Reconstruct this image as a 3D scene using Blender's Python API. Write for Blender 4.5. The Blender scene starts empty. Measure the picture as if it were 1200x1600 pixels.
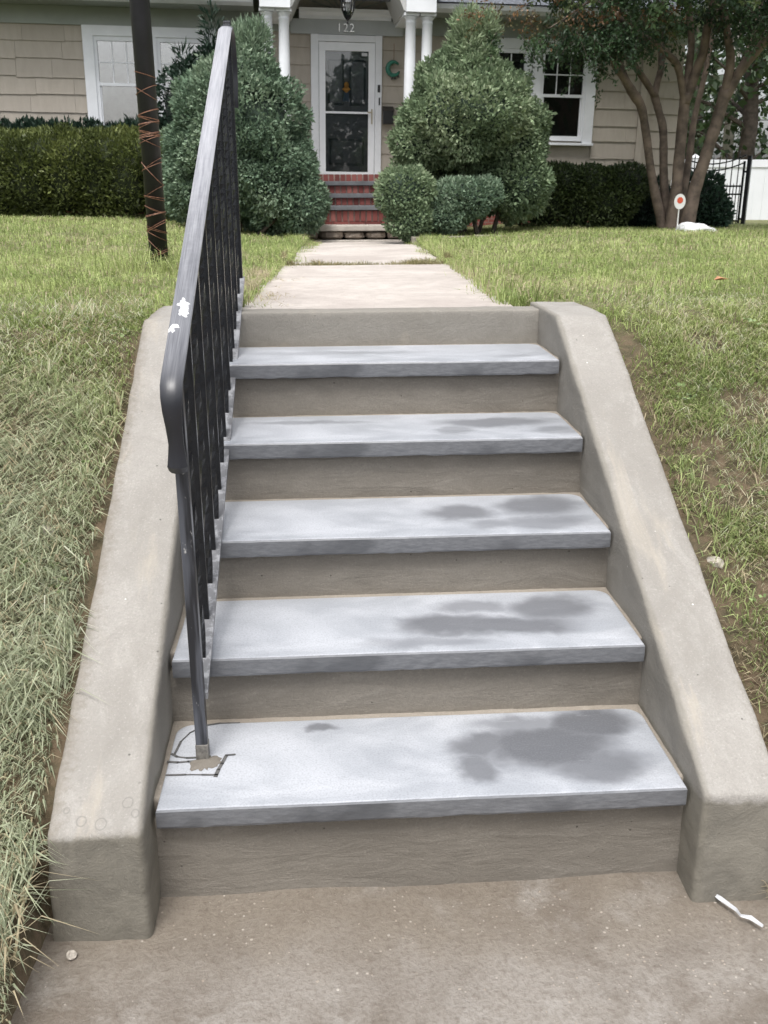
import bpy, bmesh, math, random
import numpy as np
from mathutils import Vector, Matrix, Euler

random.seed(7)
rng = np.random.default_rng(11)
scene = bpy.context.scene
COL = scene.collection
PI = math.pi

# ------------------------------------------------------------------ camera
CAM = dict(loc=(-0.217, -1.852, 1.585), pitch=0.327, yaw=0.066, roll=-0.003)
cd = bpy.data.cameras.new('camera')
cd.sensor_fit = 'VERTICAL'; cd.sensor_height = 24.0; cd.lens = 24.0 * 1500 / 1600
cd.clip_start = 0.05; cd.clip_end = 400
cd.dof.use_dof = True; cd.dof.focus_distance = 2.6; cd.dof.aperture_fstop = 8.0
cam = bpy.data.objects.new('camera', cd); COL.objects.link(cam)
p, y, r = CAM['pitch'], CAM['yaw'], CAM['roll']
fw = Vector((math.sin(y) * math.cos(p), math.cos(y) * math.cos(p), -math.sin(p)))
rt = Vector((math.cos(y), -math.sin(y), 0)); up = rt.cross(fw)
rt, up = rt * math.cos(r) + up * math.sin(r), up * math.cos(r) - rt * math.sin(r)
m = Matrix((rt, up, -fw)).transposed().to_4x4(); m.translation = CAM['loc']
cam.matrix_world = m
scene.camera = cam

# ------------------------------------------------------------------ light
SUN_EL, SUN_AZ = math.radians(66), math.radians(195)      # azimuth clockwise from +Y
w = bpy.data.worlds.new('World'); scene.world = w; w.use_nodes = True
nt = w.node_tree; nt.nodes.clear()
sky = nt.nodes.new('ShaderNodeTexSky'); sky.sky_type = 'NISHITA'; sky.sun_disc = False
sky.sun_elevation = SUN_EL; sky.sun_rotation = SUN_AZ
sky.air_density = 1.0; sky.dust_density = 4.0; sky.ozone_density = 1.0
hsv = nt.nodes.new('ShaderNodeHueSaturation'); hsv.inputs['Saturation'].default_value = 0.22
bg = nt.nodes.new('ShaderNodeBackground'); bg.inputs['Strength'].default_value = 0.12
wo = nt.nodes.new('ShaderNodeOutputWorld')
nt.links.new(sky.outputs[0], hsv.inputs['Color']); nt.links.new(hsv.outputs[0], bg.inputs[0]); nt.links.new(bg.outputs[0], wo.inputs[0])
sd = bpy.data.lights.new('sun', 'SUN'); sd.energy = 1.5; sd.angle = math.radians(24); sd.color = (1, .97, .93)
so = bpy.data.objects.new('sun', sd); COL.objects.link(so)
sdir = Vector((math.sin(SUN_AZ) * math.cos(SUN_EL), math.cos(SUN_AZ) * math.cos(SUN_EL), math.sin(SUN_EL)))
so.rotation_euler = sdir.to_track_quat('Z', 'Y').to_euler(); so.location = (-6, -8, 12)
vs = scene.view_settings
vs.view_transform = 'Standard'; vs.look = 'None'; vs.exposure = 0.95; vs.gamma = 1.0; vs.use_curve_mapping = False

scene.render.engine = 'CYCLES'
cy = scene.cycles; cy.max_bounces = 6; cy.diffuse_bounces = 3; cy.glossy_bounces = 3; cy.transmission_bounces = 4; cy.transparent_max_bounces = 8

# ------------------------------------------------------------------ helpers
def lin(h):
    """sRGB 0-255 triple to linear"""
    o = []
    for v in h:
        v = v / 255.0
        o.append(v / 12.92 if v <= .04045 else ((v + .055) / 1.055) ** 2.4)
    return tuple(o)

class NT:
    def __init__(s, name):
        s.m = bpy.data.materials.new(name); s.m.use_nodes = True
        s.t = s.m.node_tree; s.b = s.t.nodes['Principled BSDF']; s.out = s.t.nodes['Material Output']
    def n(s, typ, **kw):
        nd = s.t.nodes.new('ShaderNode' + typ)
        for k, v in kw.items(): setattr(nd, k, v)
        return nd
    def l(s, a, b): s.t.links.new(a, b)
    def noise(s, scale, detail=4, rough=.55, vec=None, dist=0):
        nd = s.n('TexNoise'); nd.inputs['Scale'].default_value = scale; nd.inputs['Detail'].default_value = detail
        nd.inputs['Roughness'].default_value = rough; nd.inputs['Distortion'].default_value = dist
        if vec is not None: s.l(vec, nd.inputs['Vector'])
        return nd.outputs['Fac']
    def coord(s, scale=(1, 1, 1), loc=(0, 0, 0), rot=(0, 0, 0), which='Object'):
        tc = s.n('TexCoord'); mp = s.n('Mapping')
        mp.inputs['Scale'].default_value = scale; mp.inputs['Location'].default_value = loc; mp.inputs['Rotation'].default_value = rot
        s.l(tc.outputs[which], mp.inputs['Vector']); return mp.outputs[0]
    def ramp(s, fac, stops):
        nd = s.n('ValToRGB'); el = nd.color_ramp.elements
        while len(el) < len(stops): el.new(.5)
        for e, (po, c) in zip(el, stops):
            e.position = po; e.color = (*c, 1) if len(c) == 3 else c
        s.l(fac, nd.inputs[0]); return nd.outputs[0]
    def rng(s, fac, a, b, c=0., d=1., smooth=True):
        nd = s.n('MapRange'); nd.interpolation_type = 'SMOOTHSTEP' if smooth else 'LINEAR'
        for k, v in zip(('From Min', 'From Max', 'To Min', 'To Max'), (a, b, c, d)): nd.inputs[k].default_value = v
        s.l(fac, nd.inputs['Value']); return nd.outputs[0]
    def mix(s, fac, a, b, mode='MIX'):
        nd = s.n('Mix', data_type='RGBA', blend_type=mode)
        if isinstance(fac, (int, float)): nd.inputs[0].default_value = fac
        else: s.l(fac, nd.inputs[0])
        for i, v in ((6, a), (7, b)):
            if isinstance(v, tuple): nd.inputs[i].default_value = (*v, 1)
            else: s.l(v, nd.inputs[i])
        return nd.outputs[2]
    def math(s, op, a, b=0.):
        nd = s.n('Math', operation=op)
        for i, v in ((0, a), (1, b)):
            if isinstance(v, (int, float)): nd.inputs[i].default_value = v
            else: s.l(v, nd.inputs[i])
        return nd.outputs[0]
    def bump(s, h, strength, dist=.01):
        nd = s.n('Bump'); nd.inputs['Strength'].default_value = strength; nd.inputs['Distance'].default_value = dist
        s.l(h, nd.inputs['Height']); s.l(nd.outputs[0], s.b.inputs['Normal'])
    def col(s, c):
        if isinstance(c, tuple): s.b.inputs['Base Color'].default_value = (*c, 1)
        else: s.l(c, s.b.inputs['Base Color'])
    def rough(s, v):
        if isinstance(v, (int, float)): s.b.inputs['Roughness'].default_value = v
        else: s.l(v, s.b.inputs['Roughness'])

def plain(name, c, rough=.6, metal=0., var=.12, scale=12, bump=.0):
    k = NT(name)
    f = k.noise(scale, 5, .6, k.coord())
    k.col(k.mix(k.rng(f, .3, .7), tuple(v * (1 - var) for v in c), tuple(min(1, v * (1 + var)) for v in c)))
    k.rough(rough); k.b.inputs['Metallic'].default_value = metal
    if bump: k.bump(k.noise(scale * 6, 4, .6, k.coord()), bump, .004)
    return k.m

def link(o, parent=None):
    COL.objects.link(o)
    if parent is not None: o.parent = parent
    return o
def tag(o, label=None, cat=None, group=None, kind=None):
    if label: o['label'] = label
    if cat: o['category'] = cat
    if group: o['group'] = group
    if kind: o['kind'] = kind
    return o
def empty(name, loc=(0, 0, 0), rot=(0, 0, 0), **k):
    o = bpy.data.objects.new(name, None); o.location = loc; o.rotation_euler = rot; o.empty_display_size = .1
    link(o); return tag(o, **k)

class MB:
    """collects polygons; build() links them as one mesh object"""
    def __init__(s): s.v = []; s.f = []
    def add(s, v, f):
        o = len(s.v); s.v += [tuple(q) for q in v]; s.f += [tuple(i + o for i in q) for q in f]; return s
    def box(s, x0, x1, y0, y1, z0, z1):
        return s.add([(x0, y0, z0), (x1, y0, z0), (x1, y1, z0), (x0, y1, z0), (x0, y0, z1), (x1, y0, z1), (x1, y1, z1), (x0, y1, z1)],
                     [(3, 2, 1, 0), (4, 5, 6, 7), (0, 1, 5, 4), (1, 2, 6, 5), (2, 3, 7, 6), (3, 0, 4, 7)])
    def prism(s, prof, x0, x1, axis='x'):
        """polygon prof (a,b) extruded along axis"""
        n = len(prof)
        if axis == 'x': v = [(x0, a, b) for a, b in prof] + [(x1, a, b) for a, b in prof]
        elif axis == 'y': v = [(a, x0, b) for a, b in prof] + [(a, x1, b) for a, b in prof]
        else: v = [(a, b, x0) for a, b in prof] + [(a, b, x1) for a, b in prof]
        f = [tuple(range(n - 1, -1, -1)), tuple(range(n, 2 * n))] + [(i, (i + 1) % n, n + (i + 1) % n, n + i) for i in range(n)]
        return s.add(v, f)
    def tube(s, pts, rad, seg=8, cap=True, twist=0., square=False):
        pts = [Vector(q) for q in pts]; n = len(pts)
        if isinstance(rad, (int, float)): rad = [rad] * n
        v = []; ref = Vector((1, 0, 0))
        for i, q in enumerate(pts):
            t = (pts[min(i + 1, n - 1)] - pts[max(i - 1, 0)]).normalized()
            a = ref - t * ref.dot(t)
            if a.length < 1e-3: a = Vector((0, 1, 0)) - t * t.y
            a.normalize(); ref = a; b = t.cross(a)
            for j in range(seg):
                th = 2 * PI * j / seg + (PI / 4 if square else 0) + twist * i
                v.append(q + (a * math.cos(th) + b * math.sin(th)) * rad[i])
        f = [(i * seg + j, i * seg + (j + 1) % seg, (i + 1) * seg + (j + 1) % seg, (i + 1) * seg + j) for i in range(n - 1) for j in range(seg)]
        if cap: f += [tuple(range(seg - 1, -1, -1)), tuple((n - 1) * seg + j for j in range(seg))]
        return s.add(v, f)
    def lathe(s, prof, c=(0, 0, 0), seg=16):
        """prof: (radius, z) list"""
        n = len(prof); v = [(c[0] + r_ * math.cos(2 * PI * j / seg), c[1] + r_ * math.sin(2 * PI * j / seg), c[2] + z) for r_, z in prof for j in range(seg)]
        f = [(i * seg + j, i * seg + (j + 1) % seg, (i + 1) * seg + (j + 1) % seg, (i + 1) * seg + j) for i in range(n - 1) for j in range(seg)]
        f += [tuple(range(seg - 1, -1, -1)), tuple((n - 1) * seg + j for j in range(seg))]
        return s.add(v, f)
    def build(s, name, mat, parent=None, smooth=False, bevel=0., seg=2):
        me = bpy.data.meshes.new(name); me.from_pydata(s.v, [], s.f)
        if bevel:
            bm = bmesh.new(); bm.from_mesh(me)
            es = [e for e in bm.edges if len(e.link_faces) == 2 and e.calc_face_angle(0) > .5]
            bmesh.ops.bevel(bm, geom=es, offset=bevel, segments=seg, affect='EDGES', profile=.6, clamp_overlap=True)
            bm.to_mesh(me); bm.free()
        me.update()
        if mat: me.materials.append(mat)
        if smooth:
            me.polygons.foreach_set('use_smooth', [True] * len(me.polygons))
        return link(bpy.data.objects.new(name, me), parent)

def plaster(o, vox=.011, amp=.006, size=.18, smooth=6):
    """hand-trowelled surface: remesh, round, undulate"""
    a = o.modifiers.new('remesh', 'REMESH'); a.mode = 'VOXEL'; a.voxel_size = vox; a.use_smooth_shade = True
    a = o.modifiers.new('round', 'SMOOTH'); a.factor = .5; a.iterations = smooth
    tx = bpy.data.textures.new('trowel', 'CLOUDS'); tx.noise_scale = size; tx.noise_depth = 2
    a = o.modifiers.new('wave', 'DISPLACE'); a.texture = tx; a.strength = amp; a.texture_coords = 'GLOBAL'; a.mid_level = .5
    return o

# fast numpy meshes -------------------------------------------------
def np_mesh(name, V, tri, colors, mat, parent=None, k=3):
    me = bpy.data.meshes.new(name); n = len(V); nf = len(tri)
    me.vertices.add(n); me.vertices.foreach_set('co', np.ascontiguousarray(V, dtype=np.float32).ravel())
    me.loops.add(nf * k); me.loops.foreach_set('vertex_index', np.ascontiguousarray(tri, dtype=np.int32).ravel())
    me.polygons.add(nf); me.polygons.foreach_set('loop_start', np.arange(0, nf * k, k, dtype=np.int32))
    me.polygons.foreach_set('loop_total', np.full(nf, k, dtype=np.int32))
    if colors is not None:
        at = me.color_attributes.new('Col', 'FLOAT_COLOR', 'POINT')
        c4 = np.ones((n, 4), dtype=np.float32); c4[:, :3] = colors; at.data.foreach_set('color', c4.ravel())
    me.update(calc_edges=True)
    if mat: me.materials.append(mat)
    return link(bpy.data.objects.new(name, me), parent)

_lat = np.random.default_rng(3).random((32, 32, 32))
def vnoise(P, f):
    """value noise 0..1 of points P (n,3) at frequency f"""
    q = np.asarray(P, float) * f; i = np.floor(q).astype(int); t = q - i; t = t * t * (3 - 2 * t); o = 0
    for dx in (0, 1):
        for dy in (0, 1):
            for dz in (0, 1):
                wgt = (t[:, 0] if dx else 1 - t[:, 0]) * (t[:, 1] if dy else 1 - t[:, 1]) * (t[:, 2] if dz else 1 - t[:, 2])
                o = o + wgt * _lat[(i[:, 0] + dx) % 32, (i[:, 1] + dy) % 32, (i[:, 2] + dz) % 32]
    return o
def norm(a): return a / (np.linalg.norm(a, axis=1, keepdims=True) + 1e-9)

def leaves(name, P, A, L, W, colors, mat, parent=None, fold=.0):
    """rhombic leaves: base P, axis A (unit), length L, half-width W"""
    n = len(P); B = norm(np.cross(A, norm(rng.normal(size=(n, 3))))); Nn = np.cross(A, B)
    V = np.empty((n, 4, 3)); L = L[:, None]; W = W[:, None]
    V[:, 0] = P; V[:, 1] = P + A * L * .5 + B * W + Nn * W * fold; V[:, 2] = P + A * L; V[:, 3] = P + A * L * .5 - B * W + Nn * W * fold
    return np_mesh(name, V.reshape(-1, 3), np.arange(n * 4).reshape(n, 4), np.repeat(colors, 4, axis=0), mat, parent, 4)

# ------------------------------------------------------------------ materials
def foliage(name, rough=.55, trans=.3, spec=.35):
    k = NT(name); at = k.n('Attribute', attribute_name='Col'); c = at.outputs['Color']
    k.col(c); k.rough(rough); k.b.inputs['Specular IOR Level'].default_value = spec
    tr = k.n('BsdfTranslucent'); k.l(c, tr.inputs['Color'])
    mx = k.n('MixShader'); mx.inputs[0].default_value = trans
    k.l(k.b.outputs[0], mx.inputs[1]); k.l(tr.outputs[0], mx.inputs[2]); k.l(mx.outputs[0], k.out.inputs['Surface'])
    return k.m
M = {}
M['grass'] = foliage('grass_blade', .5, .35, .3)
M['leaf'] = foliage('leaf', .5, .22, .4)
M['conifer'] = foliage('conifer_spray', .75, .22, .15)

def mortar_mat(name, base, dark, light, streak=(1, 1, 6), rough=.82, wet=None, stain=False):
    k = NT(name); co = k.coord(); cs = k.coord(streak)
    big = k.noise(2.0, 4, .55, co, .6); mid = k.noise(7, 7, .68, cs, .8); fine = k.noise(190, 4, .7, co); gr = k.noise(60, 6, .75, co)
    c = k.mix(k.rng(big, .36, .66), dark, base)
    c = k.mix(k.rng(mid, .46, .74, 0, .55), c, light)
    c = k.mix(k.rng(mid, .46, .28, 0, .45), c, tuple(v * .82 for v in dark))
    c = k.mix(k.rng(gr, .42, .68, 0, .4), c, tuple(v * .80 for v in base))
    c = k.mix(k.rng(fine, .45, .7, 0, .38), c, tuple(v * .66 for v in base))
    c = k.mix(k.rng(fine, .42, .3, 0, .4), c, tuple(min(1, v * 1.25) for v in light))
    vo = k.n('TexVoronoi'); vo.inputs['Scale'].default_value = 30; k.l(co, vo.inputs['Vector'])
    sl = k.n('SeparateColor'); k.l(vo.outputs['Color'], sl.inputs[0])
    pit = k.math('MULTIPLY', k.rng(vo.outputs['Distance'], .10, .05), k.rng(sl.outputs[0], .80, .82))
    c = k.mix(k.math('MULTIPLY', pit, .75), c, tuple(v * .35 for v in dark))                                  # pin holes
    spk = k.math('MULTIPLY', k.rng(vo.outputs['Distance'], .09, .06), k.rng(sl.outputs[1], .90, .91))
    if stain: c = k.mix(spk, c, (.72, .70, .66))                                                                        # lime specks
    sp = k.n('SeparateXYZ'); k.l(co, sp.inputs[0])
    if stain:
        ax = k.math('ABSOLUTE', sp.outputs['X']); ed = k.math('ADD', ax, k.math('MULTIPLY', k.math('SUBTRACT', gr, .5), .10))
        c = k.mix(k.rng(ed, .775, .83, 0, .55), c, (.15, .125, .09))                                           # soil splashed along the outer edge
        c = k.mix(k.math('MULTIPLY', k.rng(k.noise(3.1, 5, .6, k.coord((3, .6, 1), (4, 2, 0)), .5), .56, .70), .5), c, (.40, .36, .30))  # buff patches
        c = k.mix(k.rng(k.math('ADD', ax, k.math('MULTIPLY', k.math('SUBTRACT', mid, .5), .02)), .640, .626, 0, .5), c, (.175, .16, .13))   # darker olive tone on the step side
        for (x, yy, rr) in ((-.660, -.035, .011), (-.641, -.058, .008), (-.754, -.070, .010), (-.711, -.078, .012), (-.789, -.047, .006)):
            ds = k.n('VectorMath', operation='DISTANCE'); mp = k.n('Mapping'); mp.inputs['Scale'].default_value = (1, 1, .2); k.l(co, mp.inputs['Vector']); k.l(mp.outputs[0], ds.inputs[0]); ds.inputs[1].default_value = (x, yy, .2 * (.33 + .535 * yy))
            rg = k.math('ABSOLUTE', k.math('SUBTRACT', k.math('ADD', ds.outputs['Value'], k.math('MULTIPLY', k.math('SUBTRACT', gr, .5), .006)), rr)); c = k.mix(k.rng(rg, .0022, .0008, 0, .5), c, (.17, .16, .15))
    if wet:                                                     # damp lower face with its own ragged edge
        e = k.math('ADD', sp.outputs['Z'], k.math('MULTIPLY', k.math('SUBTRACT', k.noise(6, 6, .65, co), .5), .10))
        f = k.rng(e, wet[0] + .008, wet[0] - .010)
        c = k.mix(k.math('MULTIPLY', f, wet[1]), c, k.mix(k.rng(mid, .35, .65), wet[2], tuple(v * 1.35 for v in wet[2])))
    k.col(c); k.rough(rough)
    hb = k.math('ADD', k.math('ADD', k.math('MULTIPLY', mid, 1.4), k.math('MULTIPLY', gr, .6)), k.math('SUBTRACT', k.math('MULTIPLY', fine, .35), k.math('MULTIPLY', pit, .8)))
    k.bump(hb, .55, .007)
    return k.m
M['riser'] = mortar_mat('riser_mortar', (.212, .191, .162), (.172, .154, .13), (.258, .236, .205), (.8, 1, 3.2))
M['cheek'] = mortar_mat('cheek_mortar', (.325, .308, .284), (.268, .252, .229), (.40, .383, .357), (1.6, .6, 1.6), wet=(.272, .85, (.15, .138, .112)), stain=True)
M['bed'] = mortar_mat('bed_mortar', (.32, .285, .24), (.27, .235, .195), (.38, .345, .30), (1, 1, 1))

def stone_mat(name, patches, wid):
    """bluestone; pale dry film and painted sky sheen, with darker patches: (x, y, rx, ry, strength)"""
    k = NT(name); co = k.coord(); wv = k.n('TexNoise'); wv.inputs['Scale'].default_value = 6; wv.inputs['Detail'].default_value = 8; wv.inputs['Roughness'].default_value = .6; k.l(co, wv.inputs['Vector'])
    sub = k.n('VectorMath', operation='SUBTRACT'); k.l(wv.outputs['Color'], sub.inputs[0]); sub.inputs[1].default_value = (.5, .5, .5)
    sc = k.n('VectorMath', operation='SCALE'); sc.inputs['Scale'].default_value = .15; k.l(sub.outputs[0], sc.inputs[0])
    ad = k.n('VectorMath', operation='ADD'); k.l(co, ad.inputs[0]); k.l(sc.outputs[0], ad.inputs[1])
    acc = None
    for (x, yy, rx, ry, st) in patches:
        mp = k.n('Mapping'); mp.vector_type = 'TEXTURE'; mp.inputs['Location'].default_value = (x, yy, 0); mp.inputs['Scale'].default_value = (rx, ry, 9)
        k.l(ad.outputs[0], mp.inputs['Vector'])
        ln = k.n('VectorMath', operation='LENGTH'); k.l(mp.outputs[0], ln.inputs[0])
        q = k.rng(ln.outputs['Value'], 1.35, .5, 0, st)
        acc = q if acc is None else k.math('MAXIMUM', acc, q)
    streak = k.noise(3.2, 7, .62, k.coord((.8, 1.7, 1), rot=(0, 0, .35)), .7)
    fine = k.noise(210, 3, .6, co)
    top = k.mix(k.rng(streak, .33, .68), (.33, .347, .378), (.47, .486, .52))
    if acc is not None: top = k.mix(acc, top, (.105, .109, .12))
    top = k.mix(k.rng(fine, .42, .7, 0, .4), top, (.20, .208, .225)); scu = k.noise(4, 8, .8, k.coord((1, 9, 1), rot=(0, 0, -.5))); top = k.mix(k.rng(scu, .6, .72, 0, .45), top, (.50, .51, .54)); g2 = k.noise(45, 7, .8, co); top = k.mix(k.rng(g2, .55, .72, 0, .3), top, (.17, .175, .185))
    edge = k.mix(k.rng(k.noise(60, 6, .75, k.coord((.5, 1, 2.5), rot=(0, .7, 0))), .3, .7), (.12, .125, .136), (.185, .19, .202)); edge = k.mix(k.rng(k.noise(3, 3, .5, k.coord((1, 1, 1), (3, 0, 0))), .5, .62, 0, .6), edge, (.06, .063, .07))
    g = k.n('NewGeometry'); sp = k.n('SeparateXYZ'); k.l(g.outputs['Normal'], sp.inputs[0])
    k.col(k.mix(k.rng(sp.outputs['Z'], .45, .8), edge, top))  # upper faces paler than the edges, sky sheen included in the colour
    k.rough(k.rng(streak, .3, .7, .30, .5)); k.b.inputs['Specular IOR Level'].default_value = .45
    k.bump(k.math('ADD', k.noise(30, 6, .7, co), k.math('MULTIPLY', fine, .4)), .22, .004)
    return k.m

k = NT('sidewalk_concrete'); co = k.coord()
n1 = k.noise(1.5, 6, .6, co, .8); n2 = k.noise(6, 8, .7, co, .4); n3 = k.noise(95, 4, .7, co); n4 = k.noise(34, 5, .7, co)
c = k.mix(k.rng(n1, .38, .62), (.165, .142, .118), (.255, .232, .206))
c = k.mix(k.rng(n2, .45, .68, 0, .75), c, (.315, .295, .27))
sp = k.n('SeparateXYZ'); k.l(co, sp.inputs[0])
mud = k.math('MULTIPLY', k.rng(k.math('ADD', sp.outputs['Y'], k.math('MULTIPLY', k.math('SUBTRACT', n2, .5), .5)), -.30, -.08), k.rng(n1, .3, .55))
c = k.mix(k.math('MULTIPLY', mud, .85), c, (.185, .157, .124))                      # clay film washed down from the mortar work
c = k.mix(k.rng(n4, .5, .72, 0, .45), c, (.115, .09, .07))
c = k.mix(k.rng(n3, .42, .7, 0, .5), c, (.12, .095, .075))
vo = k.n('TexVoronoi'); vo.inputs['Scale'].default_value = 95; vo.inputs['Randomness'].default_value = 1; k.l(co, vo.inputs['Vector'])
sel = k.n('SeparateColor'); k.l(vo.outputs['Color'], sel.inputs[0])
size = k.math('MULTIPLY', k.rng(sel.outputs[2], 0, 1, .06, .34, False), k.rng(sel.outputs[0], .80, .84))
spk = k.rng(k.math('SUBTRACT', size, vo.outputs['Distance']), -.02, .05)
c = k.mix(k.math('MULTIPLY', spk, k.rng(n2, .35, .6, .15, .8)), c, k.mix(sel.outputs[1], (.36, .30, .24), (.48, .44, .39)))
k.col(c); k.rough(k.rng(n1, .36, .62, .30, .62))
k.bump(k.math('ADD', k.math('MULTIPLY', n3, .7), k.math('ADD', k.math('MULTIPLY', n4, .8), k.math('MULTIPLY', spk, .25))), .6, .008)
M['sidewalk'] = k.m

k = NT('path_concrete'); co = k.coord()
n1 = k.noise(1.3, 5, .6, co, .6); n2 = k.noise(14, 6, .7, co); n3 = k.noise(150, 2, .6, co)
c = k.mix(k.rng(n1, .35, .65), (.42, .375, .345), (.56, .515, .475))
c = k.mix(k.rng(n2, .42, .7, 0, .6), c, (.34, .30, .27)); c = k.mix(k.rng(n3, .4, .8, 0, .4), c, (.28, .25, .22))
k.col(c); k.rough(.85); k.bump(k.math('ADD', n2, n3), .4, .006)
M['path'] = k.m

k = NT('lawn_soil'); co = k.coord()
n1 = k.noise(.9, 5, .6, co, .3); n2 = k.noise(22, 6, .7, co)
c = k.mix(k.rng(n1, .35, .65), (.13, .145, .055), (.18, .19, .08))
c = k.mix(k.rng(n2, .45, .7, 0, .7), c, (.085, .06, .04))
sp = k.n('SeparateXYZ'); k.l(co, sp.inputs[0])
bank = k.math('MULTIPLY', k.rng(sp.outputs['Y'], 2.3, 1.4), 1.)
soil = k.mix(k.rng(n2, .35, .65), (.05, .034, .023), (.125, .085, .056))
k.col(k.mix(k.math('MULTIPLY', bank, .85), c, soil)); k.rough(.95); k.bump(n2, .8, .02)
M['lawn'] = k.m

k = NT('shingle_paint'); co = k.coord()
oi = k.n('ObjectInfo'); f = k.noise(16, 4, .6, k.coord((1, 1, .25)))
c = k.mix(k.rng(f, .3, .7), (.385, .345, .29), (.43, .385, .33))
c = k.mix(k.math('MULTIPLY', oi.outputs['Random'], .5), c, (.35, .315, .27))
k.col(c); k.rough(.7); k.bump(k.noise(60, 3, .6, k.coord((1, 1, .06))), .3, .006)
M['shingle'] = k.m

M['white'] = plain('white_trim_paint', (.74, .76, .79), .45, var=.04, scale=5)
M['column'] = plain('white_column_paint', (.80, .82, .85), .4, var=.03, scale=5)
M['soffit'] = plain('soffit_paint', (.30, .325, .30), .6, var=.06, scale=3)
M['ceiling'] = plain('porch_ceiling_paint', (.50, .50, .49), .6, var=.05, scale=3)
M['header'] = plain('header_paint', (.40, .42, .42), .5, var=.05, scale=3)
M['digit'] = plain('polished_number_metal', (.88, .88, .86), .25, metal=.35, var=.05)
M['gutter'] = plain('gutter_metal', (.62, .64, .66), .4, var=.08, scale=4)
M['roof'] = plain('roof_shingles', (.11, .12, .14), .9, var=.35, scale=30, bump=.6)
M['tan'] = plain('tympanum_paint', (.42, .39, .34), .6, var=.06)
M['doorleaf'] = plain('door_paint_slate', (.022, .032, .04), .35, var=.15, scale=3)
M['room'] = plain('dark_room', (.012, .013, .014), .9)
M['reflect_sheet'] = plain('reflect_sheet_grey', (.13, .145, .16), .8, var=.6, scale=3.5)  # mottled grey sheet added behind the left panes for sky and branch reflections
M['iron'] = plain('black_iron_paint', (.008, .009, .0115), .24, var=.4, scale=40, bump=.25)
M['black'] = plain('black_plastic', (.012, .012, .013), .35)
M['postblack'] = plain('lamp_post_paint', (.011, .011, .0145), .5, var=.25, scale=9, bump=.15)
M['steel'] = plain('brushed_steel', (.55, .56, .56), .3, metal=.9)
M['brass'] = plain('dull_brass', (.42, .38, .30), .35, metal=.8)
M['copper'] = plain('copper_wire', (.20, .10, .062), .55, metal=.2, var=.4, scale=50)
M['bluestone_far'] = plain('step_bluestone', (.12, .125, .135), .6, var=.2, scale=8)
M['mortar_far'] = plain('brick_mortar', (.27, .215, .19), .9, var=.25, scale=15)
M['slab'] = plain('stoop_slab', (.42, .385, .345), .85, var=.2, scale=6, bump=.5)
M['fieldstone'] = plain('field_stone', (.21, .175, .145), .85, var=.45, scale=6, bump=.7)
M['bark'] = plain('crape_bark', (.135, .102, .08), .75, var=.45, scale=7, bump=.5)
M['barkdark'] = plain('dark_bark', (.07, .055, .045), .85, var=.4, scale=10, bump=.5)
M['vinyl'] = plain('white_vinyl', (.80, .82, .87), .4, var=.03, scale=2)
M['bag'] = plain('white_plastic_bag', (.78, .79, .80), .3, var=.06)
M['signwhite'] = plain('sign_white', (.80, .80, .78), .4, var=.02)
M['signred'] = plain('sign_red', (.62, .10, .05), .4, var=.05)
M['teal'] = plain('teal_enamel', (.03, .17, .12), .4, var=.3, scale=25)
M['orange'] = plain('ornament_orange', (.42, .20, .035), .6, var=.25, scale=30)
M['edging'] = plain('edging_block', (.26, .235, .20), .9, var=.3, scale=9, bump=.6)
M['pole'] = plain('weathered_pole', (.30, .28, .26), .8, var=.2)
M['paper'] = plain('white_scrap', (.52, .53, .55), .6, var=.05)
M['cut'] = plain('saw_cut_grime', (.10, .098, .095), .9, var=.3, scale=60)
M['rubber'] = plain('grey_metal_plate', (.12, .14, .13), .6, var=.3)
M['leafdead'] = plain('dead_leaf', (.40, .19, .10), .7, var=.3, scale=60)
M['pebble'] = plain('pebble', (.42, .38, .33), .85, var=.35, scale=60)
k = NT('brick_clay'); oi = k.n('ObjectInfo')
c = k.ramp(oi.outputs['Random'], [(0, (.11, .028, .025)), (.5, (.20, .055, .048)), (1, (.29, .11, .095))])
k.col(k.mix(k.rng(k.noise(30, 4, .6, k.coord()), .4, .7, 0, .5), c, (.14, .04, .035))); k.rough(.85); M['brick'] = k.m

def glass(name, refl_tint=(1, 1, 1), ior=1.5, boost=1.):
    k = NT(name); t = k.t
    tr = k.n('BsdfTransparent'); gl = k.n('BsdfGlossy'); gl.inputs['Roughness'].default_value = .015; gl.inputs['Color'].default_value = (*refl_tint, 1)
    fr = k.n('Fresnel'); fr.inputs['IOR'].default_value = ior; mx = k.n('MixShader')
    k.bump(k.noise(1.5, 2, .5, k.coord()), .04, .02); 
    bn = [n for n in t.nodes if n.type == 'BUMP'][0]; k.l(bn.outputs[0], gl.inputs['Normal'])
    k.l(k.math('MULTIPLY', fr.outputs[0], boost), mx.inputs[0]); k.l(tr.outputs[0], mx.inputs[1]); k.l(gl.outputs[0], mx.inputs[2]); k.l(mx.outputs[0], k.out.inputs['Surface'])
    return k.m
M['glass'] = glass('window_glass', ior=1.55)
M['glass_bright'] = glass('coated_window_glass', ior=1.9, boost=2.6)
M['glass_door'] = glass('storm_door_glass', ior=1.6, boost=1.3)

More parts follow.
